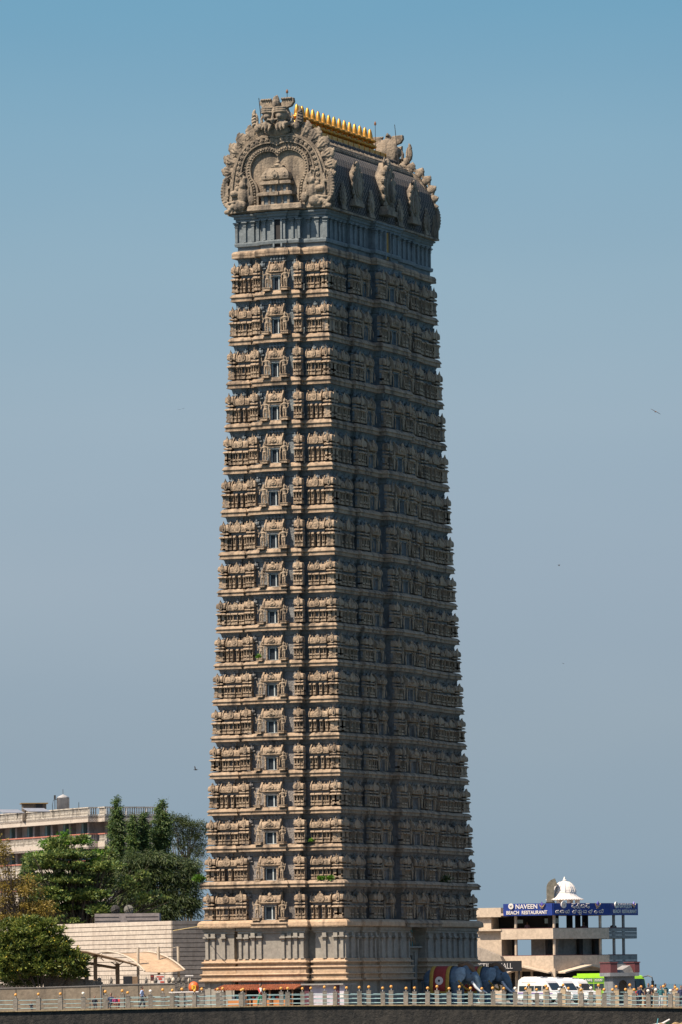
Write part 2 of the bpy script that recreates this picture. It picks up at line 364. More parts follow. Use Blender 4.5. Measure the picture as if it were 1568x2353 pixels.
ME_eleph, ME_ear = elephant_parts()

# =================================================================== TEMPLE TOWER
TC = Vector((-.189, 475.0, 0.0)); TROT = -.404
tower = thing('temple_tower', 'towering tapered stone temple gateway with carved tiers and gold finials on its ridge', 'tower', TC, TROT)
def ext(z): return 6.538 - 2.179 * z / 60, 14.993 - 3.156 * z / 60
def tw(x, y, z): return TC + Vector((x * math.cos(TROT) - y * math.sin(TROT), x * math.sin(TROT) + y * math.cos(TROT), z))

def outline(A, B, o, fr, rt):
    """stepped plan; fr / rt: bays (half width, projection) from outside in"""
    def side(L, Wd, bays):
        pts = [(-(L + o), Wd + o)]; pv = 0.0
        for u, p in bays:
            uu = u + (o if p > pv else -o); pts += [(-uu, Wd + o + pv), (-uu, Wd + o + p)]; pv = p
        return pts + [(-x, d) for x, d in reversed(pts[1:])]
    out = []
    out += [(u, -d) for u, d in side(A, B, fr)]
    out += [(d, u) for u, d in side(B, A, rt)]
    out += [(-u, d) for u, d in side(A, B, fr)]
    out += [(-d, -u) for u, d in side(B, A, [q for q in rt if q[1] >= 0])]
    return out
def sweep(mb, A, B, fr, rt, prof, mi=0, cap=True):
    rings = [[(x, y, z) for x, y in outline(A, B, o, fr, rt)] for o, z in prof]
    mb.loft(rings, mi, cap)

# ---- shrine prototypes: x width -.5...5, y 0 (wall) .. -1 (front), z 0..1 ; mats 0 sand 1 wall
def seg(mb, a, b_, f, pil=2):
    w = b_ - a
    mb.box(a, b_, f, 0, 0, .055); mb.box(a + .01, b_ - .01, f + .06, 0, .055, .1); mb.box(a + .02, b_ - .02, f + .02, 0, .15, .215)
    mb.box(a + .02, b_ - .02, f + .5, 0, .1, .43, 1)
    pw = min(.055, w * .18)
    for k in range(pil):
        x = a + .02 + (w - .04 - pw) * (k / (pil - 1) if pil > 1 else .5)
        mb.box(x, x + pw, f + .1, f + .54, .1, .40); mb.box(x - .012, x + pw + .012, f + .04, f + .54, .385, .43)
    mb.taper([(.435, a + .01, b_ - .01, f + .02, 0), (.45, a - .005, b_ + .005, f - .14, 0), (.49, a, b_, f - .1, 0), (.525, a + .01, b_ - .01, f + .1, 0)])
    mb.box(a + .03, b_ - .03, f + .4, 0, .525, .585, 1)
    mb.taper([(.585, a + .015, b_ - .015, f + .12, 0), (.6, a + .005, b_ - .005, f - .04, 0), (.64, a + .01, b_ - .01, f + .0, 0), (.66, a + .02, b_ - .02, f + .16, 0)])
    mb.box(a + .04, b_ - .04, f + .42, 0, .66, .72, 1)
def nasi(mb, x, y, z, r, d, mi=0):
    poly = [(x + r * math.sin(t) * (1 if abs(t) < 2.2 else .8), z + r * -math.cos(t) * -1 * (1.15 if math.cos(t) > 0 else .9)) for t in np.linspace(-2.6, 2.6, 13)]
    mb.extrude(poly, y - d, y + d, 'y', mi)
    mb.ell((x, y - d, z), (r * .45, d * 1.2, r * .5), 8, 5, mi); mb.ell((x, y - d * .5, z + r * 1.2), (r * .25, d, r * .3), 6, 5, mi)
def dome(mb, x0, x1, f, back=0.0):
    w = x1 - x0; e = lambda k: (x0 + w * (1 - k) / 2, x1 - w * (1 - k) / 2)
    S = []
    for z, k, g in ((.715, .9, .2), (.735, 1.03, .02), (.79, 1.07, -.03), (.88, 1.05, .0), (.94, .97, .08), (.975, .8, .22), (.99, .5, .45)):
        a, b_ = e(k); S.append((z, a, b_, f + g, back))
    mb.taper(S)
def square_shrine(name, four=False):
    mb = MB()
    sides = 4 if four else 1
    for s in range(sides):
        q = MB()
        for a, b_, f, p in ((-.5, -.19, -.9, 2), (-.17, .17, -1.0, 2), (.19, .5, -.9, 2)):
            if four: seg(q, a, b_, f * .5, p)
            else: seg(q, a, b_, f, p)
        if not four: dome(q, -.48, .48, -.95)
        nasi(q, 0, (-.5 if four else -1.0), .83, .19, .05)
        R4 = Matrix.Rotation(s * PI / 2, 4, 'Z')
        mb.add([R4 @ Vector(v) for v in q.v], q.f); mb.m[-len(q.m):] = q.m
    if four:
        S = []
        for z, k in ((.7155, .9), (.735, 1.03), (.79, 1.07), (.88, 1.05), (.94, .97), (.975, .8), (.99, .5)): S.append((z, -.48 * k, .48 * k, -.48 * k, .48 * k))
        mb.taper(S)
        mb.lathe([(.1, .985), (.12, 1.01), (.05, 1.03), (.02, 1.07)], 8)
    else: mb.lathe([(.08, .985), (.1, 1.01), (.04, 1.03), (.02, 1.07)], 8, (0, -.35, 0))
    return mb.mesh(name, [M['sand'], M['wall']])
def barrel_shrine(name, var=0):
    mb = MB()
    for a, b_, f, p in (((-.5, -.3, -.85, 2), (-.28, -.16, -.75, 1), (-.14, .14, -1.0, 2), (.16, .28, -.75, 1), (.3, .5, -.85, 2)), ((-.5, -.36, -.8, 2), (-.24, -.1, -.95, 2), (.1, .24, -.95, 2), (.36, .5, -.8, 2)))[var]:
        w = b_ - a
        mb.box(a, b_, f, 0, 0, .055); mb.box(a + .01, b_ - .01, f + .05, 0, .055, .1); mb.box(a, b_, f + .02, 0, .15, .21); mb.box(a, b_, f + .48, 0, .1, .43, 1)
        for k in range(p):
            pw = .028; x = a + .01 + (w - .02 - pw) * (k if p > 1 else .5)
            mb.box(x, x + pw, f + .1, f + .5, .1, .4); mb.box(x - .008, x + pw + .008, f + .04, f + .5, .385, .43)
        mb.taper([(.435, a, b_, f + .02, 0), (.45, a - .003, b_ + .003, f - .14, 0), (.49, a, b_, f - .1, 0), (.525, a, b_, f + .1, 0)])
    mb.box(-.46, .46, -.4, 0, .525, .64, 1)
    mb.taper([(.64, -.47, .47, -.8, 0), (.66, -.48, .48, -.88, 0), (.69, -.47, .47, -.8, 0)])
    arc = [(0, .69)] + [(-.86 + .86 * (1 - math.cos(t)) * .55, .69 + .23 * math.sin(t)) for t in np.linspace(0, PI / 2, 6)] + [(0, .92)]
    mb.extrude(arc, -.46, .46, 'x')
    for s in (-1, 1):
        horn = [(0, .66), (-.92, .66), (-.97, .78), (-.8, .9), (-.5, .99), (-.3, 1.06), (0, .98)]
        mb.extrude(horn, s * .46, s * .51, 'x')
    nasi(mb, 0, -.9, .8, (.15, .2)[var], .07); 
    for s in (-1, 1): nasi(mb, s * .3, -.84, .76, .07, .04)
    for k in range(5): mb.lathe([(.02, .91), (.03, .95), (.004, 1.02)], 6, (-.36 + .18 * k, -.3, 0))
    return mb.mesh(name, [M['sand'], M['wall']])
def window_mesh():      # x -.5...5 ; z 0..1 ; opening in a projecting frame
    mb = MB()
    mb.box(-.5, -.40, -.9, 0, .0, .86, 1); mb.box(.40, .5, -.9, 0, .0, .86, 1); mb.box(-.5, .5, -.9, 0, .86, 1.0, 1); mb.box(-.55, .55, -1.0, 0, -.06, .0, 0)
    for s in (-1, 1): mb.box(s * .48 - .05, s * .48 + .05, -1.05, -.9, .03, .8, 0); mb.box(s * .48 - .08, s * .48 + .08, -1.1, -.9, .8, .86, 0)
    mb.box(-.40, .40, -.35, 0, 0, .86, 3)
    mb.box(-.40, -.33, -.5, -.35, 0, .86, 2); mb.box(.33, .40, -.5, -.35, 0, .86, 2); mb.box(-.33, .33, -.5, -.35, .81, .86, 2); mb.box(-.33, .33, -.5, -.35, 0, .035, 2); mb.box(.08, .17, -.5, -.35, .035, .81, 2)
    mb.box(-.62, .62, -1.02, 0, .955, 1.03, 0)
    return mb.mesh('window', [M['sand'], M['wall'], M['frame'], M['glass']])
def canopy_mesh():
    mb = MB()
    mb.taper([(0, -.48, .48, -.9, 0), (.06, -.52, .52, -1.08, 0), (.14, -.5, .5, -.98, 0)])
    arc = [(0, .14)] + [(-1.0 + 1.0 * (1 - math.cos(t)) * .6, .14 + .62 * math.sin(t)) for t in np.linspace(0, PI / 2, 7)] + [(0, .76)]
    mb.extrude(arc, -.46, .46, 'x')
    for s in (-1, 1): mb.extrude([(0, .05), (-1.05, .05), (-1.15, .35), (-.95, .62), (-.6, .8), (-.4, 1.0), (0, .9)], s * .45, s * .54, 'x')
    nasi(mb, 0, -1.06, .42, .2, .1); mb.ell((0, -1.05, .78), (.09, .15, .17)); 
    for s in (-1, 1): mb.ell((s * .25, -1.02, .3), (.07, .1, .16))
    for k in range(5): mb.lathe([(.025, .74), (.035, .82), (.004, .95)], 6, (-.34 + .17 * k, -.35, 0))
    for k in range(9): mb.tube([(-.44 + .11 * k, -1.0, .2), (-.44 + .11 * k, -.75, .6)], .018, 5)
    return mb.mesh('window_canopy', [M['sand'], M['wall']])
ME_pier = square_shrine('pier_shrine'); ME_corner = square_shrine('corner_shrine', True); ME_barrel = barrel_shrine('barrel_shrine'); ME_barrel2 = barrel_shrine('barrel_shrine', 1)
ME_win = window_mesh(); ME_can = canopy_mesh(); ME_blind = ME_win.copy(); ME_blind.name = 'window'
for k_ in (2, 3): ME_blind.materials[k_] = M['wall']
pd = MB(); pd.box(-.5, .5, -.5, .5, 0, .8); pd.box(-.56, .56, -.56, .56, .8, 1.0); pd.box(-.56, .56, -.56, .56, 0, .12)
ME_ped = pd.mesh('pedestal', [M['sand']])

jit = random.Random(5)
def place(name, me, par, face, u, dist, z, sx, sy, sz):
    """face 0 front (-y), 1 right (+x): u along the face, dist of the wall plane from the axis"""
    if me is ME_barrel and jit.random() < .5: me = ME_barrel2
    o = link(name, me, par); sx *= jit.uniform(.95, 1.04); sz *= jit.uniform(.965, 1.03); u += jit.uniform(-.05, .05)
    if face == 0: o.location = (u, -dist, z); o.rotation_euler = (0, 0, 0)
    else: o.location = (dist, u, z); o.rotation_euler = (0, 0, PI / 2)
    o.scale = (sx, sy, sz); return o

ZB = [6.31, 9.55, 12.49, 15.49, 18.49, 21.5, 24.49, 27.44, 30.44, 33.45, 36.5, 40.0, 43.52, 47.05, 50.6, 54.18, 57.81, 61.39]
def bays(z, pf=1.0):
    a, b = ext(z)
    return [(.535 * a, -.15), (.475 * a, .5), (.24 * a, .7)], [(.62 * b, .3), (.255 * b, .95)]
rng = random.Random(3)
for i in range(17):
    zb, zt = ZB[i], ZB[i + 1]; h = zt - zb; a, b = ext(zb); a1, b1 = ext(zt)
    fr, rt = bays(zb)
    lo = .28 if i == 1 else (.12 if i == 0 else 0)
    mb = MB()
    ch = .19 * h
    prof = [(-.7, zb), (lo - .03, zb), (lo - .04, zb + .02), (lo - .04, zb + ch * .07), (lo - .09, zb + ch * .1), (lo - .1, zb + ch * .42), (lo - .02, zb + ch * .44), (lo - .0, zb + ch * .5), (lo - .05, zb + ch * .66), (lo - .14, zb + ch * .84), (lo - .25, zb + ch * .96), (lo - .36, zb + ch), (-.7, zb + ch + .02)]
    if i == 1: prof[0] = (-.8, zb)
    sweep(mb, a, b, fr, rt, prof, 0)
    d = .66 - (a - a1)     # wall set back
    wl = -.64
    fr2, rt2 = bays(zt)
    r1 = [(x, y, zb + ch - .05) for x, y in outline(a, b, wl, fr, rt)]; r2 = [(x, y, zt - .14 * h) for x, y in outline(a1 + .1, b1 + .1, wl, fr2, rt2)]
    r3 = [(x, y, zt - .12 * h) for x, y in outline(a1 + .1, b1 + .1, wl + .1, fr2, rt2)]; r4 = [(x, y, zt - .04 * h) for x, y in outline(a1 + .1, b1 + .1, wl + .16, fr2, rt2)]; r5 = [(x, y, zt + .03) for x, y in outline(a1 + .1, b1 + .1, wl + .26, fr2, rt2)]
    mb.loft([r1, r2, r3, r4, r5], 1)
    # little hanging relief figures below the next cornice and between the shrines
    def relief(face, u, dist, z, s, mi=1):
        q = MB(); q.ell((0, -.05, 0), (.16 * s, .14, .2 * s), 8, 6); q.ell((0, -.08, .22 * s), (.09 * s, .1, .11 * s), 6, 5)
        for sg in (-1, 1): q.ell((sg * .17 * s, -.05, .03), (.06 * s, .08, .16 * s), 6, 5)
        q.box(-.3 * s, .3 * s, -.07, .08, -.3 * s, -.2 * s)
        if face == 0: vs = [(x + u, y - dist, zz + z) for x, y, zz in q.v]
        else: vs = [(dist - y, x + u, zz + z) for x, y, zz in q.v]
        mb.add(vs, q.f, mi)
    wa, wb = a - .6, b - .6
    for u in (-.84, -.66, .66, .84): relief(0, u * a + rng.uniform(-.1, .1), wb, zb + .84 * h, h / 4.2)
    for u in (-.33, .33): relief(0, u * a, wb + fr[1][1] + .02, zb + .8 * h, h / 3.4)
    for u in (-.06, 0, .06, -.12, .12): relief(0, u * a, wb + fr[2][1], zb + .92 * h, h / 5)
    for u in list(np.linspace(-.95, .95, 21)) + list(np.linspace(-.9, .9, 15)):
        p = .95 if abs(u) < .25 else .3 if abs(u) < .61 else 0
        relief(1, u * b + rng.uniform(-.12, .12), wa + p, zb + (.86 + rng.uniform(-.04, .03)) * h, h / 3.8 * rng.uniform(.7, 1.2))
    tier = mb.build('tier', [M['cornice'], M['wall']], tower)
    zs = zb + .215 * h; hs = .61 * h
    # corners
    cw, cd = .15 * a, .125 * b
    for sx in (-1, 1):
        for sy in (-1, 1):
            o = link('corner_shrine', ME_corner, tier); o.location = (sx * (a - .1 - cw / 2), sy * (b - .1 - cd / 2), zs); o.scale = (cw, cd, hs)
    D0 = b - .64; D1 = D0 + fr[1][1]; D2 = D0 + fr[2][1]
    for s in (-1, 1):
        place('barrel_shrine', ME_barrel, tier, 0, s * .67 * a, D0, zs, .28 * a, .56, hs)
        place('pier_shrine', ME_pier, tier, 0, s * .405 * a, D1, zs, .15 * a, .58, hs * 1.02)
        ps = place('guardian_statue', ME_statue, tier, 0, s * .178 * a, D2 + .46, zb + .245 * h, h * .43, h * .43, h * .43)
        if s > 0: ps.scale.x *= -1
        q = place('pedestal', ME_ped, ps, 0, 0, 0, -.165, .42, .42, .17)
    place('window', ME_win, tier, 0, 0, D2, zb + .19 * h, .2 * a, .42, .39 * h)
    place('window_canopy', ME_can, tier, 0, 0, D2, zb + .595 * h, .29 * a, .5, .28 * h)
    E0 = a - .64; E1 = E0 + .3; E2 = E0 + .95
    for s in (-1, 1):
        place('barrel_shrine', ME_barrel, tier, 1, s * .755 * b, E0, zs, .2 * b, .56, hs)
        place('pier_shrine', ME_pier, tier, 1, s * .53 * b, E1, zs, .13 * b, .52, hs)
        place('pier_shrine', ME_pier, tier, 1, s * .185 * b, E2, zs, .09 * b, .52, hs * 1.02)
        place('window', ME_blind, tier, 1, s * .36 * b, E1, zb + .2 * h, .09 * b, .3, .36 * h)
        place('window_canopy', ME_can, tier, 1, s * .36 * b, E1, zb + .6 * h, .12 * b, .5, .27 * h)
        for v in (-1, 1): place('guardian_statue', ME_statue, tier, 1, (s * .36 + v * .062) * b, E1 + .3, zb + .22 * h, h * .43, h * .43, h * .43)
        place('guardian_statue', ME_statue, tier, 1, s * .095 * b, E2 + .3, zb + .22 * h, h * .45, h * .45, h * .45)
    place('window', ME_blind, tier, 1, 0, E2, zb + .2 * h, .1 * b, .34, .37 * h)
    place('window_canopy', ME_can, tier, 1, 0, E2, zb + .6 * h, .15 * b, .55, .3 * h)

# ---- base storey
mb = MB(); A0, B0 = 6.2, 14.35
frb = [(3.5, -.5), (2.95, .55)]; rtb = [(11.2, .25), (8.2, .5), (1.75, -1.3)]
sweep(mb, A0, B0, frb, rtb, [(.0, -.6), (.0, 1.98)], 1, False)
sweep(mb, A0, B0, frb, rtb, [(-.2, 1.95), (.3, 1.97), (.38, 2.03), (.38, 2.12), (.3, 2.17), (.2, 2.18), (.2, 2.46), (.3, 2.48), (.34, 2.54), (.26, 2.6), (.14, 2.61), (.12, 3.0), (.2, 3.01), (.26, 3.1), (.2, 3.19), (.04, 3.2), (.02, 3.42), (.18, 3.43), (.22, 3.52), (.16, 3.6), (.06, 3.62), (.02, 3.78), (-.15, 3.8)], 0)
sweep(mb, A0, B0, frb, rtb, [(-.1, 3.75), (-.1, 5.95)], 2, False)
sweep(mb, A0, B0, frb, rtb, [(-.2, 5.84), (.02, 5.86), (.02, 6.02), (.12, 6.06), (.12, 6.32), (-.3, 6.34)], 1)
sweep(mb, A0, B0, frb, rtb, [(-.3, 6.3), (.1, 6.33), (.42, 6.36), (.44, 6.45), (.42, 6.7), (.34, 6.82), (.16, 6.92), (-.3, 6.94)], 0)
for u in np.arange(-5.8, 5.9, .95):
    dd = B0 + (.55 if abs(u) < 2.9 else -.5 if abs(u) < 3.6 else 0); mb.box(u - .12, u + .12, -dd - .06, -dd + .2, 0, 1.96, 1)
base = mb.build('base_storey', [M['plinth'], M['panel'], M['panel']], tower)
def pilaster_mesh():
    q = MB(); q.box(-.13, .13, -.16, .1, 0, 1.42); q.box(-.17, .17, -.2, .1, 0, .1)
    q.taper([(1.42, -.13, .13, -.16, .1), (1.5, -.17, .17, -.2, .1), (1.56, -.13, .13, -.16, .1), (1.66, -.24, .24, -.28, .1)])
    q.box(-.12, .12, -.15, .1, 1.66, 1.72); q.box(-.27, .27, -.34, .1, 1.72, 1.84); q.box(-.19, .19, -.24, .1, 1.84, 2.1)
    return q.mesh('pilaster', [M['panel']])
ME_pil = pilaster_mesh()
for s in (-1, 1):
    for u in (6.0, 5.4, 4.45): place('pilaster', ME_pil, base, 0, s * u, B0 - .1, 3.79, .95, 1, .98)
    for u in (2.75, 2.15, 1.6, 1.0): place('pilaster', ME_pil, base, 0, s * u, B0 + .45, 3.79, .95, 1, .98)
    for u in (14.1, 13.0, 11.6): place('pilaster', ME_pil, base, 1, s * u, A0 - .1, 3.79, 1, 1, .98)
    for u in (10.8, 9.6, 8.6): place('pilaster', ME_pil, base, 1, s * u, A0 + .15, 3.79, 1, 1, .98)
    for u in (7.8, 6.6, 5.2, 3.8, 2.1): place('pilaster', ME_pil, base, 1, s * u, A0 + .4, 3.79, 1, 1, .98)
# portal on the long side
q = MB(); X0 = A0 - .8
q.box(X0 - .1, X0 + .55, -1.72, -1.05, 0, 4.3); q.box(X0 - .1, X0 + .55, 1.05, 1.72, 0, 4.3); q.box(X0 - .1, X0 + .6, -1.73, 1.73, 4.3, 4.62)
q.box(X0 - .1, X0 + .95, -1.74, 1.74, 4.62, 4.75); q.box(X0 + .3, X0 + .42, -1.05, -.85, 0, 4.0); q.box(X0 + .3, X0 + .42, .85, 1.05, 0, 4.0); q.box(X0 + .3, X0 + .42, -1.05, 1.05, 4.0, 4.3)
q.build('portal_frame', M['panel'], tower)
q = MB(); q.box(X0 - .1, X0 - .02, -1.05, 1.05, 0, 4.3); q.build('doorway', M['dark'], tower)
q = MB(); q.box(X0 - .02, X0 + .06, .1, 1.0, 0, 4.1); q.build('door', M['black'], tower)
q = MB(); q.box(X0 - .05, X0 + .1, -1.74, 1.74, 4.75, 6.3); q.build('niche_back', M['teal'], tower)
for k, (u, s_) in enumerate(((-.9, 1.25), (-.35, 1.1), (.25, 1.2), (.8, .95))):
    place('niche_figure', ME_statue, tower, 1, u, X0 + .55, 4.76, s_, s_, s_)
o = link('medallion', ME_niche, tower); o.location = (A0 + .45, .2, 6.35); o.scale = (.4, 1.1, 1.1)

# ---- attic
mb = MB(); za = 61.39; a, b = ext(za); fra = [(.475 * a, .45), (.24 * a, .6)]; rta = [(.62 * b, .25), (.25 * b, .7)]
sweep(mb, a, b, fra, rta, [(-.7, za), (-.03, za), (0, za + .03), (0, za + .2), (-.04, za + .22), (0, za + .25), (0, za + .4), (-.1, za + .56), (-.3, za + .63), (-.7, za + .64)], 0)
sweep(mb, a, b, fra, rta, [(-.4, za + .6), (-.4, za + .95), (-.22, za + 1.0), (-.18, za + 1.2), (-.2, za + 1.3), (-.4, za + 1.34), (-.46, za + 1.36), (-.46, 64.6), (-.46, 64.62)], 1)
sweep(mb, a, b, fra, rta, [(-.5, 64.42), (-.28, 64.45), (-.28, 64.62), (-.16, 64.66), (-.16, 64.84), (-.02, 64.9), (-.0, 65.02), (-.5, 65.06)], 1)
attic = mb.build('attic_storey', [M['cornice'], M['attic']], tower)
q = MB(); q.box(-.11, .11, -.14, .1, 0, 1.25); q.taper([(1.25, -.11, .11, -.14, .1), (1.32, -.16, .16, -.2, .1), (1.4, -.1, .1, -.13, .1), (1.52, -.2, .2, -.24, .1)]); q.box(-.1, .1, -.12, .1, 1.52, 1.58); q.box(-.24, .24, -.28, .1, 1.58, 1.68)
ME_ap = q.mesh('attic_pilaster', [M['attic']])
DA = b - .46; EA = a - .46
for s in (-1, 1):
    for u in (.93, .76, .58): place('attic_pilaster', ME_ap, attic, 0, s * u * a, DA, 62.75, 1, 1, 1)
    for u in (.43, .29): place('attic_pilaster', ME_ap, attic, 0, s * u * a, DA + .45, 62.75, 1, 1, 1)
    place('attic_pilaster', ME_ap, attic, 0, s * .13 * a, DA + .6, 62.75, 1, 1, 1)
    for u in (.96, .88, .8, .72, .65): place('attic_pilaster', ME_ap, attic, 1, s * u * b, EA, 62.75, 1, 1, 1)
    for u in (.57, .49, .4, .31): place('attic_pilaster', ME_ap, attic, 1, s * u * b, EA + .25, 62.75, 1, 1, 1)
    for u in (.21, .12): place('attic_pilaster', ME_ap, attic, 1, s * u * b, EA + .7, 62.75, 1, 1, 1)
q = MB(); q.box(-.42, -.28, -DA - .85, -DA - .5, 62.1, 64.5); q.box(.28, .42, -DA - .85, -DA - .5, 62.1, 64.5); q.box(-.42, .42, -DA - .85, -DA - .5, 64.38, 64.5); q.build('door_frame', M['attic'], attic)
q = MB(); q.box(-.28, .28, -DA - .68, -DA - .5, 62.1, 64.38); q.build('doorway', M['dark'], attic)
q = MB(); q.box(EA + .6, EA + .8, -.42, .42, 62.1, 64.4); q.build('door', M['ochre'], attic)
q = MB(); q.box(EA + .6, EA + .98, -.6, -.42, 62.1, 64.5); q.box(EA + .6, EA + .98, .42, .6, 62.1, 64.5); q.build('door_frame', M['attic'], attic)

# ---- wagon-vault roof
prof = [(4.55, 65.1), (4.62, 65.3), (4.4, 65.34), (4.38, 65.9), (4.5, 66.6), (4.52, 67.4), (4.4, 68.2), (4.12, 69.0), (3.68, 69.7), (3.1, 70.3), (2.5, 70.75), (1.9, 71.15), (1.35, 71.5), (1.1, 71.7), (1.05, 72.1), (.9, 72.2)]
vs, fs, uvs = [], [], []
half = prof + [(-x, z) for x, z in reversed(prof)]
acc = [0.0]
for k in range(1, len(half)): acc.append(acc[-1] + math.hypot(half[k][0] - half[k - 1][0], half[k][1] - half[k - 1][1]))
NY = 2; Y0v, Y1v = -11.3, 11.3
me = bpy.data.meshes.new('vault_roof'); n = len(half)
vs = [(x, Y0v, z) for x, z in half] + [(x, Y1v, z) for x, z in half]
fs = [(i, i + n, i + 1 + n, i + 1) for i in range(n - 1)] + [tuple(range(n)), tuple(range(2 * n - 1, n - 1, -1)), (n - 1, 2 * n - 1, n, 0)]
me.from_pydata(vs, [], fs); uvl = me.uv_layers.new(name='UVMap')
for p in me.polygons:
    for li in p.loop_indices:
        vi = me.loops[li].vertex_index; uvl.data[li].uv = (acc[vi % n], vs[vi][1])
me.materials.append(M['vault'])
import bmesh
bm = bmesh.new(); bm.from_mesh(me); bmesh.ops.recalc_face_normals(bm, faces=bm.faces); bm.to_mesh(me); bm.free()
roof = link('vault_roof', me, tower)
q = MB()
q.box(-4.75, 4.75, -11.5, 11.5, 65.03, 65.2)
for s in (-1, 1):
    q.tube([(s * 2.55, -10.9, 70.86), (s * 2.55, 10.9, 70.86)], .13, 8); q.tube([(s * 2.1, -10.9, 71.2), (s * 2.1, 10.9, 71.2)], .1, 8)
    for k in range(60): q.ell((s * 2.62, -10.7 + k * .3627, 70.72), (.13, .13, .11), 6, 5)
    for k in range(24): q.tube([(s * 1.3, -10.6 + k * .92, 71.66), (s * 1.85, -10.25 + k * .92, 71.32), (s * 2.0, -10.05 + k * .92, 71.26)], [.14, .11, .06], 6)
q.build('roof_moulding', M['gable'], roof)
q = MB(); q.box(-.8, .8, -9.3, 9.3, 72.15, 72.55)
for k in range(17): q.box(-.84, .84, -9.3 + k * 1.1625 - .03, -9.3 + k * 1.1625 + .03, 72.16, 72.56)
q.build('ridge_plinth', M['gold'], roof)
q = MB(); q.lathe([(.5, 72.55), (.42, 72.62), (.3, 72.72), (.3, 72.8), (.52, 72.86), (.58, 72.98), (.52, 73.1), (.32, 73.16), (.26, 73.24), (.28, 73.3), (.5, 73.38), (.56, 73.47), (.5, 73.55), (.28, 73.63), (.24, 73.72), (.24, 73.85), (.2, 74.1), (.14, 74.35), (.07, 74.5), (.01, 74.56)], 16)
ME_fin = q.mesh('golden_finial', [M['gold']], True)
for k in range(15): o = link('golden_finial', ME_fin, tower); o.location = (0, -7.85 + k * 1.115, 0)
for s in (-1, 1):
    for u, w, hh, d in ((-6.2, 2.3, 3.2, .8), (0, 2.5, 4.1, 1.5), (6.2, 2.3, 3.2, .8), (-9.1, 1.25, 1.95, .6), (-3.1, 1.35, 2.0, .6), (3.1, 1.35, 2.0, .6), (9.1, 1.25, 1.95, .6)):
        o = link('roof_niche', ME_niche, roof); o.location = (s * (4.35 if d < 1 else 4.2), u, 65.35 if w < 2 else 66.0); o.scale = (s * d, w, hh)
# gables
inn = [(1.72, 65.3), (1.75, 66.8), (1.95, 67.5), (2.3, 67.95), (2.45, 68.6), (2.35, 69.2), (1.95, 69.75), (1.35, 70.05), (.75, 70.1), (.3, 69.95), (0, 69.65)]
outp = [(4.65, 65.1), (4.65, 66.3), (4.5, 67.3), (4.25, 68.3), (3.95, 69.2), (3.5, 70.1), (2.85, 70.8), (2.0, 71.25), (1.2, 71.5), (.5, 71.55), (0, 71.5)]
def refine(p, n=4):
    r = []
    P = [Vector((x, 0, z)) for x, z in p]
    for i in range(len(P) - 1):
        p0, p1, p2, p3 = P[max(i - 1, 0)], P[i], P[i + 1], P[min(i + 2, len(P) - 1)]
        for k in range(n):
            t = k / n; v = .5 * ((2 * p1) + (p2 - p0) * t + (2 * p0 - 5 * p1 + 4 * p2 - p3) * t * t + (3 * p1 - p0 - 3 * p2 + p3) * t ** 3); r.append((v.x, v.z))
    r.append(p[-1]); return r
inn, outp = refine(inn), refine(outp)
inn = inn + [(-x, z) for x, z in reversed(inn[:-1])]; outp = outp + [(-x, z) for x, z in reversed(outp[:-1])]
def lerp(t): return [(p[0] + (q_[0] - p[0]) * t, p[1] + (q_[1] - p[1]) * t) for p, q_ in zip(inn, outp)]
def along(path, step):
    out = []; acc_ = 0
    for i in range(len(path) - 1):
        L = math.hypot(path[i + 1][0] - path[i][0], path[i + 1][1] - path[i][1]); pos = -acc_
        while pos + step <= L:
            pos += step; t = pos / L; out.append((path[i][0] + (path[i + 1][0] - path[i][0]) * t, path[i][1] + (path[i + 1][1] - path[i][1]) * t))
        acc_ = L - pos
    return out
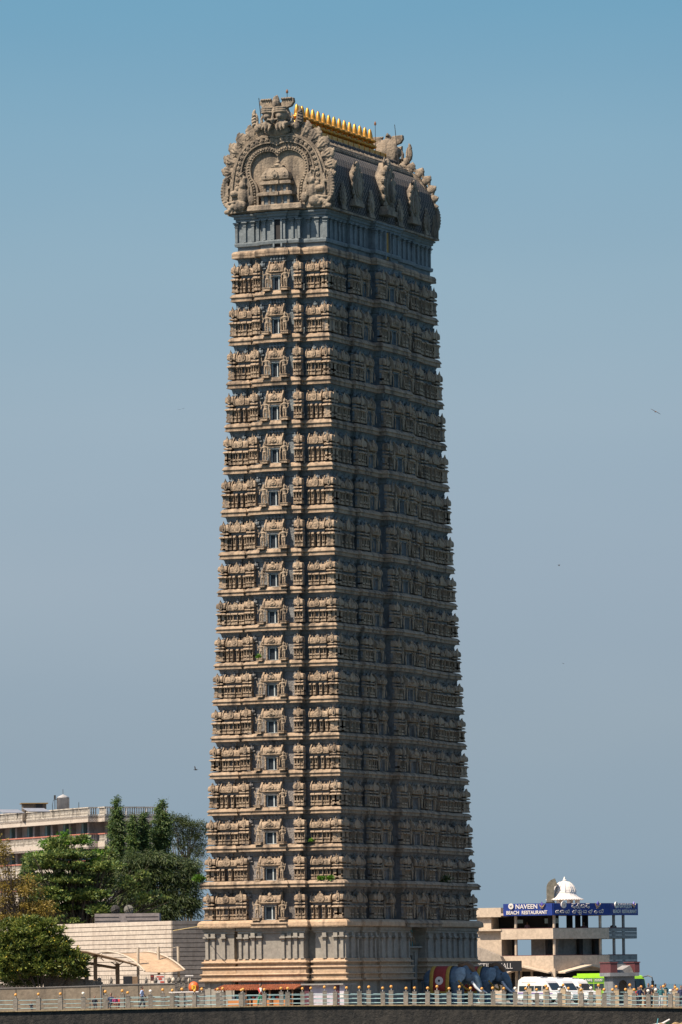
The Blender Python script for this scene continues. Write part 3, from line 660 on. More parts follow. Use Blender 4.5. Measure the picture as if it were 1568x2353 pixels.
for gy, sg in ((-11.85, 1), (11.6, -1)):
    R = Matrix.Rotation(0 if sg > 0 else PI, 4, 'Z')
    mb = MB()
    mb.strip(inn, outp, 0.0, .9); mb.extrude([(x, z) for x, z in outp], .16, .88, 'y')
    up_ = lambda p: [k for k in p if k[1] > 67.2]
    mb.strip(lerp(.52), lerp(.82), -.12, .0); mb.strip(lerp(.0), lerp(.06), -.12, 0); mb.strip(lerp(.17), lerp(.24), -.16, 0); mb.strip(lerp(.46), lerp(.53), -.22, 0); mb.strip(lerp(.8), lerp(.88), -.22, 0)
    for x, z in along(lerp(.115), .235): mb.ell((x, -.06, z), (.115, .15, .115), 8, 6)
    for x, z in along([p for p in lerp(.665)], .46):
        if z > 67.4:
            for k in range(5): mb.ell((x + .1 * math.cos(k * 1.257), -.16, z + .1 * math.sin(k * 1.257)), (.1, .09, .1), 6, 5)
            mb.ell((x, -.22, z), .07, 6, 5)
    for j, (x, z) in enumerate(along(lerp(.35), .36)):
        if z > 67.3:
            ph = j * 2.4; mb.tube([(x + .15 * math.cos(ph + t) * (1 - t / 6), -.06, z + .15 * math.sin(ph + t) * (1 - t / 6)) for t in np.linspace(0, 4.5, 7)], .045, 5)
    vsn = [R @ Vector(v) for v in mb.v]; mb.v = [(v.x, v.y + gy, v.z) for v in vsn]
    gab = mb.build('gable', M['gable'], tower)
    def put(name, me, par, mat4):
        o = link(name, me, par); o.matrix_local = Matrix.Translation((0, gy, 0)) @ R @ mat4; return o
    put('monster_face', ME_monster, tower, Matrix.Translation((0, -.05, 0)))
    for s in (1, -1): put('beast_carving', ME_makara, gab, Matrix.Diagonal((s * (1 if sg > 0 else .94), 1, 1, 1)))
    for s in (-1, 1):
        for k, (x, z, ang, L) in enumerate(((4.1, 68.6, 80, .95), (3.92, 69.35, 64, 1.02), (3.5, 70.1, 50, 1.08), (2.9, 70.72, 38, 1.12), (2.15, 71.15, 25, 1.15), (1.45, 71.35, 12, 1.0), (4.3, 67.95, 90, .7))):
            if sg < 0: L *= .66
            put('flame_leaf', ME_leaf, gab, Matrix.Translation((s * x * .97, .3, 68.3 + (z - 68.3) * .96)) @ Matrix.Rotation(math.radians(s * ang), 4, 'Y') @ Matrix.Diagonal((s * L * 1.35, 1.2, L, 1)))
    mb = MB()
    mb.taper([(65.08, -2.35, 2.35, -.75, .1), (65.15, -2.45, 2.45, -.9, .1), (65.5, -2.4, 2.4, -.85, .1), (65.6, -2.2, 2.2, -.7, .1)])
    mb.box(-1.3, 1.3, -.5, .5, 65.6, 66.3, 1); mb.taper([(66.28, -1.4, 1.4, -.62, .5), (66.34, -1.62, 1.62, -.84, .5), (66.56, -1.58, 1.58, -.8, .5), (66.66, -1.3, 1.3, -.55, .5)])
    mb.box(-1.15, 1.15, -.4, .5, 66.64, 67.25, 1); mb.taper([(67.22, -1.25, 1.25, -.5, .5), (67.28, -1.42, 1.42, -.68, .5), (67.5, -1.38, 1.38, -.64, .5), (67.58, -1.1, 1.1, -.45, .5)])
    for x in (-1.0, -.5, 0, .5, 1.0): mb.box(x - .09, x + .09, -.48, -.36, 66.66, 67.22); mb.box(x * 1.15 - .1, x * 1.15 + .1, -.58, -.46, 65.62, 66.28)
    mb.box(-.4, .4, -.95, -.3, 66.3, 66.6); mb.box(-.36, .36, -.8, -.3, 67.25, 67.55)
    mb.taper([(67.56, -1.02, 1.02, -.45, .45), (67.7, -1.2, 1.2, -.62, .5), (67.95, -1.24, 1.24, -.66, .5), (68.25, -1.12, 1.12, -.56, .45), (68.55, -.85, .85, -.38, .4), (68.72, -.5, .5, -.2, .3)])
    mb.box(-.55, .55, -.3, .3, 68.7, 68.85); mb.lathe([(.4, 68.85), (.3, 68.95), (.12, 69.05), (.16, 69.15), (.05, 69.3), (.03, 69.7)], 10, (0, 0, 0))
    nasi(mb, 0, -.68, 68.0, .3, .1); nasi(mb, -.85, -.55, 67.95, .2, .08); nasi(mb, .85, -.55, 67.95, .2, .08)
    vsn = [R @ Vector(v) for v in mb.v]; mb.v = [(v.x, v.y + gy, v.z) for v in vsn]
    mb.build('gable_shrine', [M['gable'], M['attic']], gab)
# poles on the ridge
def pole(x, y, z0, z1, r=.03, lean=0.0, lamp=False):
    q = MB(); q.tube([(x, y, z0), (x + lean, y, z1)], [r, r * .7], 6)
    if lamp: q.lathe([(.02, z1), (.11, z1 + .08), (.1, z1 + .22), (.03, z1 + .36)], 8, (x + lean, y, 0), 1)
    return q
pole(.35, -10.6, 73.9, 75.0, .035, 0, True).build('beacon_pole', [M['iron'], plain('tarnished_brass', (.25, .12, .06), .4, .6)], tower)
pole(.0, 8.95, 72.6, 75.0, .03, 0, True).build('beacon_pole', [M['iron'], plain('tarnished_brass', (.25, .12, .06), .4, .6)], tower)
pole(-1.6, -11.3, 72.0, 74.7, .045, -.3).build('lightning_rod', [M['iron']], tower)
pole(1.6, 10.4, 71.0, 75.2, .04, -.4).build('lightning_rod', [M['iron']], tower)
# =================================================================== SETTING
RAILPX = [(-60, 2324.6), (60, 2323.7), (243, 2319.6), (440, 2315.6), (620, 2312.2), (790, 2310.5), (970, 2310.3), (1150, 2311), (1360, 2313.4), (1568, 2316), (1640, 2317)]
RAILP = [at(x, y, 442) for x, y in RAILPX]
def gz(x):
    P = RAILP
    if x <= P[0].x: return P[0].z
    for p, q in zip(P, P[1:]):
        if x <= q.x: return p.z + (q.z - p.z) * (x - p.x) / (q.x - p.x)
    return P[-1].z
M['paving'] = stone('dusty_paving', (.17, .15, .125), (.24, .21, .18), bs=3, bstr=.2, amt=.3)
M['conc'] = stone('grey_concrete', (.19, .175, .15), (.25, .23, .2), stain=(.09, .08, .07), th=(.56, .75), amt=.7, bs=5, bstr=.25)
xs = [-140, -90, -60] + [p.x for p in RAILP[1:-1]] + [31.5]
vs = [(x, y, gz(x)) for x in xs for y in (441.2, 760)]; nn = len(xs)
mb = MB(); mb.add(vs, [(2 * i, 2 * i + 2, 2 * i + 3, 2 * i + 1) for i in range(nn - 1)]); mb.build('ground', M['paving'], kind='structure')
xs = [31.5, 45, 140]
mb = MB(); mb.add([(x, y, gz(x)) for x in xs for y in (441.2, 462)], [(0, 2, 3, 1), (2, 4, 5, 3)]); mb.build('promenade', M['paving'], kind='structure')
# sea
m, nt, b = newmat('sea_water'); M['sea'] = m
b.inputs['Base Color'].default_value = (.03, .07, .085, 1); b.inputs['Roughness'].default_value = .18; b.inputs['IOR'].default_value = 1.33
bump(nt, b, noise(nt, 1.0, 6, .6, wpos(nt, (.5, .9, 1))), .5, .4)
mb = MB(); S = 30000
mb.add([(-S, -200, -3), (S, -200, -3), (S, S, -3), (-S, S, -3)], [(0, 1, 2, 3)]); mb.build('sea', M['sea'], kind='structure')

# sea wall
m, nt, b = newmat('stained_seawall'); M['seawall'] = m
col = ramp(nt, noise(nt, .45, 6, .65, wpos(nt)), .3, .7, (.024, .021, .018), (.06, .052, .042))
st = ramp(nt, noise(nt, 1.2, 6, .7, wpos(nt, (1.6, 1.6, .4))), .36, .62)
g = nd(nt, 'ShaderNodeNewGeometry'); sp = nd(nt, 'ShaderNodeSeparateXYZ'); nt.links.new(g.outputs['Position'], sp.inputs[0])
mr = nd(nt, 'ShaderNodeMapRange'); mr.inputs[1].default_value = -12; mr.inputs[2].default_value = 8; mr.inputs[3].default_value = .97; mr.inputs[4].default_value = .72; nt.links.new(sp.outputs['X'], mr.inputs[0])
mm = nd(nt, 'ShaderNodeMath', operation='MULTIPLY'); nt.links.new(st, mm.inputs[0]); nt.links.new(mr.outputs[0], mm.inputs[1])
col = mix(nt, mm.outputs[0], col, (.012, .012, .012)); col = mix(nt, ramp(nt, noise(nt, 6, 4, .7, wpos(nt, (2, 2, .5))), .66, .74), col, (.08, .073, .063))
nt.links.new(col, b.inputs['Base Color']); b.inputs['Roughness'].default_value = .95; bump(nt, b, noise(nt, 3, 7, .75, wpos(nt)), 1.0, .25)
sw = thing('seawall', 'dark stained concrete sea wall along the bottom edge under the railing', 'sea wall', (0, 442, 0))
mb = MB(); R_ = [Vector((-140, 442, RAILP[0].z))] + RAILP[1:-1] + [Vector((140, 442, RAILP[-1].z))]
def wall_strip(mb, P, y0, y1, t0, t1, absz=None, mi=0):
    rr = [[(p.x, y0, (absz if absz is not None else p.z + t0)), (p.x, y1, (absz if absz is not None else p.z + t0)), (p.x, y1, p.z + t1), (p.x, y0, p.z + t1)] for p in P]
    mb.loft(rr, mi)
def rebase(mb, o): mb.v = [(v[0] - o[0], v[1] - o[1], v[2] - o[2]) for v in mb.v]; return mb
wall_strip(mb, R_, 441.1, 442.6, 0, -.03, -4.2); rebase(mb, (0, 442, 0)).build('wall_face', M['seawall'], sw)
mb = MB(); wall_strip(mb, R_, 440.98, 442.65, -.03, .05); rebase(mb, (0, 442, 0)).build('coping', stone('yellowish_coping', (.3, .22, .12), (.4, .31, .18), bs=6, bstr=.3), sw)

# railings: concrete posts with globe lamps and blue-green pipes
M['globe'] = plain('orange_globe', (.6, .28, .055), .4, 0, .1, .4); M['globe_w'] = plain('white_globe', (.75, .66, .55), .35, 0, .1)
M['pipe'] = plain('turquoise_pipe', (.25, .39, .4), .45, 0, .3, 1.2)
def railing(label, y, xs, hgt, wd, white=(), cat='railing', zoff=0.05, pip=True, post_mat=None):
    r = thing('promenade_railing', label, cat, (0, y, 0), 0, 'railings along the promenade')
    q = MB(); q.box(-wd / 2, wd / 2, -wd / 2, wd / 2, 0, hgt); q.box(-wd / 2 - .015, wd / 2 + .015, -wd / 2 - .015, wd / 2 + .015, hgt, hgt + .035)
    pm = q.mesh('post', [post_mat or M['conc']]); q = MB(); q.tube([(0, 0, hgt + .03), (0, 0, hgt + .2)], .028, 8); sm = q.mesh('lamp_stem', [M['white']], True)
    q = MB(); q.ell((0, 0, hgt + .3), .118, 14, 10); gm = q.mesh('lamp_globe', [M['globe']], True); q = MB(); q.ell((0, 0, hgt + .3), .125, 14, 10); gw = q.mesh('lamp_globe', [M['globe_w']], True)
    for i, x in enumerate(xs):
        p = link('post', pm, r); p.location = (x, 0, gz(x) + zoff); p.rotation_euler = (rng.uniform(-.02, .02), rng.uniform(-.022, .022), rng.uniform(-.2, .05)); p.scale = (rng.uniform(.93, 1.06), 1, rng.uniform(.95, 1.04))
        a_ = link('lamp_stem', sm, p); g_ = link('lamp_globe', gw if i in white else gm, p)
        g_.location = (rng.uniform(-.02, .02), 0, rng.uniform(-.02, .02))
    if pip:
        for k in range(3):
            z = .16 + k * (hgt - .36) / 2
            q = MB(); q.tube([(x, rng.uniform(-.02, .02), gz(x) + zoff + z + rng.uniform(-.012, .012)) for x in xs], .026, 6); q.build('rail', M['pipe'], r)
    return r
def px_x(px, Y): return at(px, 2310, Y).x
fx = [px_x(v, 442) for v in (-67, -15.6, 35.8, 88.5, 139.5, 192, 243, 294.5, 346.6, 395.7, 447.5, 501.5, 555, 608, 661, 716, 771, 826.7, 880.7, 933.4, 983, 1032, 1082, 1134, 1184.5, 1235, 1287, 1336.6, 1388.8, 1438.6, 1490.6, 1541, 1592)]
bx = [px_x(v, 449) for v in (281.8, 329, 375, 418.8, 464, 512, 558.5, 601.5, 647, 695.7, 746.8, 796.8, 848.3, 899.4, 952.8, 1005.7, 1057, 1108, 1158.8, 1208, 1257.8, 1307.6, 1358.7, 1408.5, 1457.6, 1508, 1556.5, 1606)]
railing('front railing of grey posts with globe lamps on top of the sea wall', 442, fx, .98, .34, {5, 8, 24, 26, 30, 31})
railing('second railing with globe lamps running behind the front one past the tower', 449, bx, 1.04, .34, {22, 25})
tx = [px_x(p, 460) for p in (1216, 1256, 1295, 1335, 1376, 1417, 1449, 1474.5, 1500, 1526, 1552, 1580)]
railing('short far railing with cream posts and globe lamps by the crowd at right', 460, tx, 1.3, .42, (), post_mat=plain('cream_post', (.4, .31, .2), .8), pip=True)

# =================================================================== RESTAURANT
M['cream'] = stone('cream_render', (.48, .39, .3), (.55, .45, .345), stain=(.24, .19, .14), th=(.62, .8), amt=.4, bs=2, bstr=.08)
M['greywall'] = stone('grey_render', (.23, .22, .21), (.29, .28, .265), amt=.3, bs=2, bstr=.1)
M['maroon'] = plain('maroon_trim', (.10, .028, .03), .6); M['blue'] = plain('blue_sign_board', (.008, .03, .19), .5, 0, .2, 1)
YR = 640.0; P1 = aR7(652, 800, YR); P1.z = 0
def rz_(y): return aR7(652, y, YR).z
def uv2(n): return Vector((math.cos(n), math.sin(n), 0))
T1, T2, T3 = math.radians(-20), math.radians(36), math.radians(56)
d1, d2, d3 = uv2(T1), uv2(T2), uv2(T3)          # directions to the right along each front
PX = lambda n: .01578 * n
P0 = P1 - d1 * PX(368) / math.cos(T1); P2 = P1 + d2 * PX(404) / math.cos(T2) * 1.02; P3 = P2 + d3 * PX(205) / math.cos(T3) * 1.05
def inset(pts, d):
    out = []
    for i, p in enumerate(pts):
        a_ = (pts[i] - pts[i - 1]).normalized() if i > 0 else (pts[1] - pts[0]).normalized()
        b_ = (pts[i + 1] - pts[i]).normalized() if i < len(pts) - 1 else a_
        na, nb = Vector((-a_.y, a_.x, 0)), Vector((-b_.y, b_.x, 0)); n = (na + nb); n /= max(.3, n.length_squared / 2); out.append(p + n * d)
    return out
front = [P0, P1, P2, P3]
rest = thing('beach_restaurant', 'three storey cream building with open balconies and blue sign boards behind the parked vans', 'restaurant', P1)
def band(pts, z0, z1, th, mat, name, par=rest, mi=0):
    o = inset(pts, th); mb = MB()
    mb.loft([[(p.x, p.y, z0), (q.x, q.y, z0), (q.x, q.y, z1), (p.x, p.y, z1)] for p, q in zip(pts, o)]); return rebase(mb, P1).build(name, mat, par)
zt3, zb3, zt2, zb2, zs0, zs1 = rz_(470), rz_(545), rz_(664), rz_(775), rz_(377), rz_(291)
back = [P3 + Vector((-5, 5.5, 0)), P0 + Vector((2.0, 6.5, 0))]
def slab(z0, z1, name, dx=0.0):
    pts = inset(front, .1 + dx) + back; mb = MB(); mb.loft([[(p.x, p.y, z0) for p in pts], [(p.x, p.y, z1) for p in pts]]); rebase(mb, P1).build(name, M['cream'], rest)
slab(zb3, zb3 + .22, 'floor_slab'); slab(zb2, zb2 + .22, 'floor_slab'); slab(zs0 + .05, zs0 + .3, 'roof_slab')
band(front[:3], zb3, zt3, .2, M['cream'], 'parapet'); band(front[:3], zb2, zt2, .2, M['cream'], 'parapet')
band(front[:3], zt3, zt3 + .06, .25, M['maroon'], 'parapet_cap'); band(front[:3], zt2, zt2 + .06, .25, M['maroon'], 'parapet_cap')
for zz0, zz1 in ((zb3, zt3), (zb2, zt2)):
    F3 = [P2 + d3 * .05, P3]; hh = (zz1 - zz0)
    for k in range(3): band(F3, zz0 + hh * k / 3 + .014, zz0 + hh * (k + 1) / 3 - .014, .12, M['greywall'], 'slatted_parapet')
    band(F3, zz1 - .02, zz1 + .08, .2, M['maroon'], 'parapet_cap')
def on(pts_a, d, t): return pts_a + d * t
cols = [P0 + d1 * PX(108) / math.cos(T1), P1 + d1 * PX(10), P1 + d2 * PX(348) / math.cos(T2), P2 + d3 * PX(38) / math.cos(T3), P2 + d3 * PX(112) / math.cos(T3)]
for z0, z1 in ((zt3, zs0 + .1), (zt2, zb3 + .1), (0, zb2 + .1)):
    for k, p in enumerate(cols):
        p2 = p + Vector((0, .55, 0)); q = MB(); q.lathe([(.17, z0 - .9 if z0 else -.4), (.17, z1)], 12, (p2.x - P1.x, p2.y - P1.y, 0)); q.build('column', M['cream'] if k < 3 else M['greywall'], rest)
def rbox(mb, p, d, l0, l1, dep0, dep1, z0, z1, mi=0):
    n = Vector((-d.y, d.x, 0)); A = [p + d * l0 + n * dep0, p + d * l1 + n * dep0, p + d * l1 + n * dep1, p + d * l0 + n * dep1]
    mb.loft([[(a.x, a.y, z0) for a in A], [(a.x, a.y, z1) for a in A]], mi); return mb
L1 = (P1 - P0).length; L2 = (P2 - P1).length
# upper floor: dark dining room behind the left front, slim dark piers elsewhere
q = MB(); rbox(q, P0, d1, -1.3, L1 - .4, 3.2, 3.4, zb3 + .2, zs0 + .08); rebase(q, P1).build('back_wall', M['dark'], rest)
q = MB(); rbox(q, P0, d1, .6, 1.6, 3.1, 3.22, zt3 + .65, zt3 + 1.05); rbox(q, P0, d1, 4.2, 4.75, 3.1, 3.22, zt3 + .6, zt3 + 1.15); rbox(q, P0, d1, 5.3, 5.8, 3.1, 3.22, zt3 + .6, zt3 + 1.15)
rebase(q, P1).build('window', plain('bright_window_pane', (.45, .6, .62), .3), rest)
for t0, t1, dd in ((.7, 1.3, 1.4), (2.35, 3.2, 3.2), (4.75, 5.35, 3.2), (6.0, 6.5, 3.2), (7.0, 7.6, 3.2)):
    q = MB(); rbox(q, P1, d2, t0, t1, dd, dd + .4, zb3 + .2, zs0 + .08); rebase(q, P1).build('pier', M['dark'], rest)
# middle floor
q = MB(); rbox(q, P0, d1, L1 - 3.4, L1 - .2, 2.4, 2.6, zb2 + .2, zb3 + .05); rebase(q, P1).build('back_wall', M['greywall'], rest)
q = MB(); rbox(q, P1, d2, .6, L2 - .2, 2.2, 2.4, zb2 + .2, zb3 + .05); rebase(q, P1).build('back_wall', M['greywall'], rest)
q = MB(); rbox(q, P0, d1, L1 - 1.5, L1 - .7, 2.3, 2.42, zt2 + .65, zt2 + 1.4); rebase(q, P1).build('window', M['black'], rest)
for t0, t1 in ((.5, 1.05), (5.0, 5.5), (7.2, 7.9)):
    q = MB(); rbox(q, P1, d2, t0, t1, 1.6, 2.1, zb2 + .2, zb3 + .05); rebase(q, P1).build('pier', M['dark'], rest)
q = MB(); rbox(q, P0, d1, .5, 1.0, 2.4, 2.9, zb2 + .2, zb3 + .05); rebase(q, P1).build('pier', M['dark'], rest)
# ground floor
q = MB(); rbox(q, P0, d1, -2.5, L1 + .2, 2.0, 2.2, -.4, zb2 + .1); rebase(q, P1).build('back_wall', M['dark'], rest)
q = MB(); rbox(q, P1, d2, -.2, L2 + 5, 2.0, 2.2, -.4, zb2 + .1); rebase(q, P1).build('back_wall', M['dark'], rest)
for k in range(5):
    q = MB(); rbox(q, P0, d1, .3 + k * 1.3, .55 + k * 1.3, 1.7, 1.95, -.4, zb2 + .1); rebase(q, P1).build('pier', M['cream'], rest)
def hip(name, p, d, l0, lp, l1, zlo, zpk, out=1.6):
    n = Vector((-d.y, d.x, 0)); A = p + d * l0 - n * out; B = p + d * l1 - n * out; A2 = p + d * l0 - n * .02; B2 = p + d * l1 - n * .02; C = p + d * lp - n * (out + .1); C2 = p + d * lp - n * .02
    mb = MB(); th = Vector((0, 0, .16)); low = [A + Vector((0, 0, zlo)), C + Vector((0, 0, zpk)), B + Vector((0, 0, zlo))]; bk = [A2 + Vector((0, 0, zlo)), C2 + Vector((0, 0, zpk)), B2 + Vector((0, 0, zlo))]
    vs_ = low + bk + [v + th for v in low + bk]
    mb.add(vs_, [(0, 1, 4, 3), (1, 2, 5, 4), (6, 9, 10, 7), (7, 10, 11, 8), (0, 6, 7, 1), (1, 7, 8, 2), (0, 3, 9, 6), (2, 8, 11, 5), (3, 4, 10, 9), (4, 5, 11, 10)])
    rebase(mb, P1).build(name, M['cream'], rest)
hip('entrance_roof', P0, d1, PX(60), PX(185), L1 - .1, rz_(792), rz_(745)); hip('entrance_roof', P1, d2, .4, PX(215) / .81, L2 + .2, rz_(792), rz_(742))
q = MB(); rbox(q, P1, d1, -.15, .3, -.35, .1, rz_(815), rz_(757)); rebase(q, P1).build('corner_post', M['cream'], rest)
# left wing and stair
q = MB(); rbox(q, P0, d1, -3.3, .0, .1, 5, rz_(383), rz_(317)); rebase(q, P1).build('wing_parapet', M['cream'], rest)
q = MB(); rbox(q, P0, d1, -3.0, -1.3, .5, 5, rz_(470), rz_(383)); rbox(q, P0, d1, -3.0, -.1, .5, 5, -.4, rz_(481)); rebase(q, P1).build('wing_wall', M['cream'], rest)
q = MB(); rbox(q, P0, d1, -3.0, .1, -.1, 5, rz_(482), rz_(470)); rebase(q, P1).build('wing_ledge', M['cream'], rest)
q = MB(); n1 = Vector((-d1.y, d1.x, 0)); pr = [(-3.4, rz_(600)), (-2.1, rz_(603)), (.3, rz_(665)), (.6, rz_(705)), (-3.4, rz_(720))]
q.loft([[tuple((P0 + d1 * t - n1 * dd)[:2]) + (z,) for t, z in pr] for dd in (1.3, .2)]); rebase(q, P1).build('stair_wall', stone('grey_stair_render', (.3, .26, .21), (.36, .31, .26), amt=.3, bs=2, bstr=.1), rest)
# lean-on roof kiosk with white dome
kc = aR7(731, 262, YR + 5); kz = rz_(262)
kio = thing('rooftop_kiosk', 'white ribbed dome kiosk on the restaurant roof', 'kiosk', (kc.x, kc.y, zs0 + .3))
q = MB(); h0 = kz - zs0 - .3
q.lathe([(2.05, h0 - .05), (2.0, h0 + .1), (1.75, h0 + .2), (1.5, h0 + .42), (1.36, h0 + .62), (1.3, h0 + .78), (1.32, h0 + .84), (1.28, h0 + .88), (1.24, h0 + 1.1), (1.08, h0 + 1.45), (.82, h0 + 1.75), (.5, h0 + 1.98), (.26, h0 + 2.08), (.2, h0 + 2.14), (.24, h0 + 2.2), (.14, h0 + 2.28), (.12, h0 + 2.4), (.02, h0 + 2.6)], 16)
for k in range(12):
    a_ = k * PI / 6; q.tube([(r * math.cos(a_), r * math.sin(a_), h0 + z) for r, z in ((1.3, .88), (1.26, 1.1), (1.1, 1.46), (.84, 1.77), (.5, 2.0))], .05, 5)
for k in range(40): a_ = k * PI / 20; q.ell((2.03 * math.cos(a_), 2.03 * math.sin(a_), h0), (.12, .12, .07), 6, 5)
q.build('dome', M['white'], kio)
for k in range(8):
    a_ = k * PI / 4 + .25; q = MB(); q.lathe([(.2, 0), (.2, h0)], 8, (1.55 * math.cos(a_), 1.55 * math.sin(a_), 0)); q.build('column', M['white'], kio)
# exhaust duct
p = aR7(628, 250, YR + 4); dct = thing('exhaust_duct', 'bent sheet metal exhaust duct beside the white dome', 'duct', (p.x, p.y, zs0 + .3))
M['sheet'] = plain('galvanised_sheet', (.3, .26, .19), .4, .6, .3); q = MB(); hz = rz_(118) - zs0 - .3
rings = []; zb_d = hz - .95
for z in (0, zb_d): rings.append([(-.42, -.4, z), (.42, -.4, z), (.42, .4, z), (-.42, .4, z)])
for t_ in np.linspace(.25, 1.2, 5):
    for_ = lambda r: (.62 - r * math.cos(t_), zb_d + r * math.sin(t_)); o1, o2 = for_(1.04), for_(.2); rings.append([(o1[0], -.4, o1[1]), (o2[0], -.4, o2[1]), (o2[0], .4, o2[1]), (o1[0], .4, o1[1])])
e1, e2 = rings[-1][0], rings[-1][1]; rings.append([(p_[0] + .3 * math.sin(1.2), p_[1], p_[2] + .3 * math.cos(1.2)) for p_ in rings[-1]])
mo = MB(); mo.loft([[(p_[0] + d_ * math.sin(1.2), p_[1] * .9, p_[2] + d_ * math.cos(1.2)) for p_ in rings[-1]] for d_ in (-.1, .012)]); mo.build('mouth', M['dark'], dct)
q.loft(rings); q.build('duct', M['sheet'], dct); q = MB(); q.box(-.5, .5, -.46, .46, hz * .28, hz * .33); q.build('flange', M['iron'], dct)
# signs
def emblem(kind, par, t, d, p, z, r):
    n = Vector((-d.y, d.x, 0)); c = p + d * t - n * .3 - P1; A_ = math.atan2(d.y, d.x); q = MB(); R = Matrix.Translation((c.x, c.y, z)) @ Matrix.Rotation(A_, 4, 'Z')
    if kind == 'disc':
        q.extrude([(r * math.cos(k * PI / 9), 1.1 * r * math.sin(k * PI / 9)) for k in range(18)], -.04, .1, 'y', 0, R); q.tube([R @ Vector((x * r, -.06, zz * r)) for x, zz in ((-.45, .4), (-.3, -.3), (0, .3), (.25, -.35), (.4, .4))], .03, 5, 1)
        return q.build('round_emblem', [M['white'], M['greywall']], par)
    for s in (-1, 1): q.extrude([(s * .05 * r, -.7 * r), (s * .6 * r, -.5 * r), (s * 1.1 * r, .55 * r), (s * .5 * r, -.05 * r), (s * .08 * r, -.3 * r)], -.05, .08, 'y', 0, R)
    q.extrude([(0, -.35 * r), (.42 * r, .4 * r), (0, 1.25 * r), (-.42 * r, .4 * r)], -.06, .08, 'y', 1, R); q.extrude([(-.5 * r, -1.0 * r), (.5 * r, -1.0 * r), (.3 * r, -.85 * r), (-.3 * r, -.85 * r)], -.04, .08, 'y', 0, R)
    return q.build('lotus_emblem', [plain('bronze_emblem', (.42, .3, .2), .4, .3), plain('violet_emblem', (.1, .08, .35), .4)], par)
def letters(txt, size, wid, par, t, d, p, z, zz=.22, mat=None):
    me_ = text_mesh(txt, size, mat or M['white'], .03, 'lettering', .012); xs_ = [v.co.x for v in me_.vertices]; w0 = max(xs_) - min(xs_)
    o = link('lettering', me_, par); n = Vector((-d.y, d.x, 0)); c = p + d * t - n * zz - P1
    o.location = (c.x, c.y, z); o.rotation_euler = (PI / 2, 0, math.atan2(d.y, d.x)); o.scale = (wid / w0, 1, 1); return o
def sign(label, p, d, l0, l1):
    s = thing('sign_board', label, 'sign', P1, 0, 'blue restaurant sign boards')
    q = MB(); rbox(q, p, d, l0, l1, -.2, .02, zs0, zs1); rebase(q, P1).build('board', M['blue'], s); return s
s1 = sign('blue sign with white English lettering on the sunlit left front of the restaurant', P0, d1, PX(25), L1 + .02)
C1 = 1 / math.cos(T1); C2 = 1 / math.cos(T2); C3 = 1 / math.cos(T3)
f1 = lambda x: (x - 284) * .01578 * C1
letters('NAVEEN', .72, PX(153) * C1, s1, f1(472), d1, P0, rz_(314)); letters('BEACH  RESTAURANT', .55, PX(288) * C1, s1, f1(473), d1, P0, rz_(356))
emblem('disc', s1, f1(364), d1, P0, rz_(309), .3); emblem('lotus', s1, f1(582), d1, P0, rz_(305), .33)
s2 = sign('blue sign with Kannada lettering on the shaded middle front of the restaurant', P1, d2, -.02, L2 + .02)
f2 = lambda x: (x - 652) * .01578 * C2 * 1.0
emblem('disc', s2, f2(721), d2, P1, rz_(302), .36); emblem('lotus', s2, f2(973), d2, P1, rz_(305), .36)
# Kannada letters drawn as strokes (unit box 1 x 1)
def arc(cx, cz, rx, rz, a0, a1, n=9): return [(cx + rx * math.cos(math.radians(a0 + (a1 - a0) * k / (n - 1))), cz + rz * math.sin(math.radians(a0 + (a1 - a0) * k / (n - 1)))) for k in range(n)]
KG = {'na': [[(.1, .95), (.9, .95)], [(.5, .95), (.45, .75)] + arc(.45, .45, .38, .22, 80, 330), arc(.72, .3, .2, .25, 150, 360) + [(.95, .5)]],
      'vi': [arc(.3, .35, .25, .3, 60, 400), arc(.72, .35, .25, .32, 160, 420), arc(.6, .85, .25, .2, -40, 230)],
      'ii': [arc(.25, .45, .2, .3, 40, 330), arc(.65, .5, .2, .3, 200, 500), [(.4, .2), (.8, .15)]],
      'be': [arc(.25, .4, .22, .3, 30, 350), arc(.7, .4, .24, .3, 120, 420), [(.25, .75), (.75, .78)]],
      'ch': [arc(.3, .4, .25, .3, 0, 330), arc(.75, .4, .2, .3, 180, 400), [(.6, .75), (.95, .95)], arc(.9, .85, .1, .12, 0, 360)],
      're': [arc(.45, .35, .35, .3, 20, 340), [(.3, .7), (.75, .75)], arc(.8, .8, .15, .18, -90, 160)],
      'sto': [arc(.3, .45, .25, .28, 0, 320), arc(.7, .45, .2, .3, 150, 420), [(.25, .8), (.8, .85)], arc(.6, -.1, .25, .2, 100, 420)],
      'ra': [arc(.45, .4, .38, .32, -20, 320), [(.2, .85), (.8, .85)]],
      'n': [arc(.5, .35, .3, .3, 0, 360)],
      'tt': [arc(.3, .4, .26, .3, 60, 380), arc(.75, .45, .2, .32, 160, 380), [(.5, .8), (.95, 1.0)], arc(.92, .9, .1, .12, 0, 360)]}
def kannada(word, par, t, wid, z, hgt):
    q = MB(); n = Vector((-d2.y, d2.x, 0)); c = P1 + d2 * t - n * .24 - P1; cw = wid / len(word)
    for i, g_ in enumerate(word):
        if not g_: continue
        for st_ in KG[g_]: q.tube([c + d2 * (-wid / 2 + (i + x * .86) * cw) + Vector((0, 0, z + (zz - .45) * hgt)) for x, zz in st_], .042, 5)
    return q.build('lettering', M['white'], par)
kannada(['na', 'vi', 'ii', 'na'], s2, f2(850), PX(138) * C2, rz_(313), .55)
kannada(['be', 'ii', 'ch'], s2, f2(716), PX(106) * C2, rz_(352), .42); kannada(['re', 'sto', 'ii', 're', 'n', 'tt'], s2, f2(902), PX(236) * C2, rz_(352), .42)
s3 = sign('blue sign with grey English lettering on the oblique right front of the restaurant', P2, d3, -.02, (P3 - P2).length)
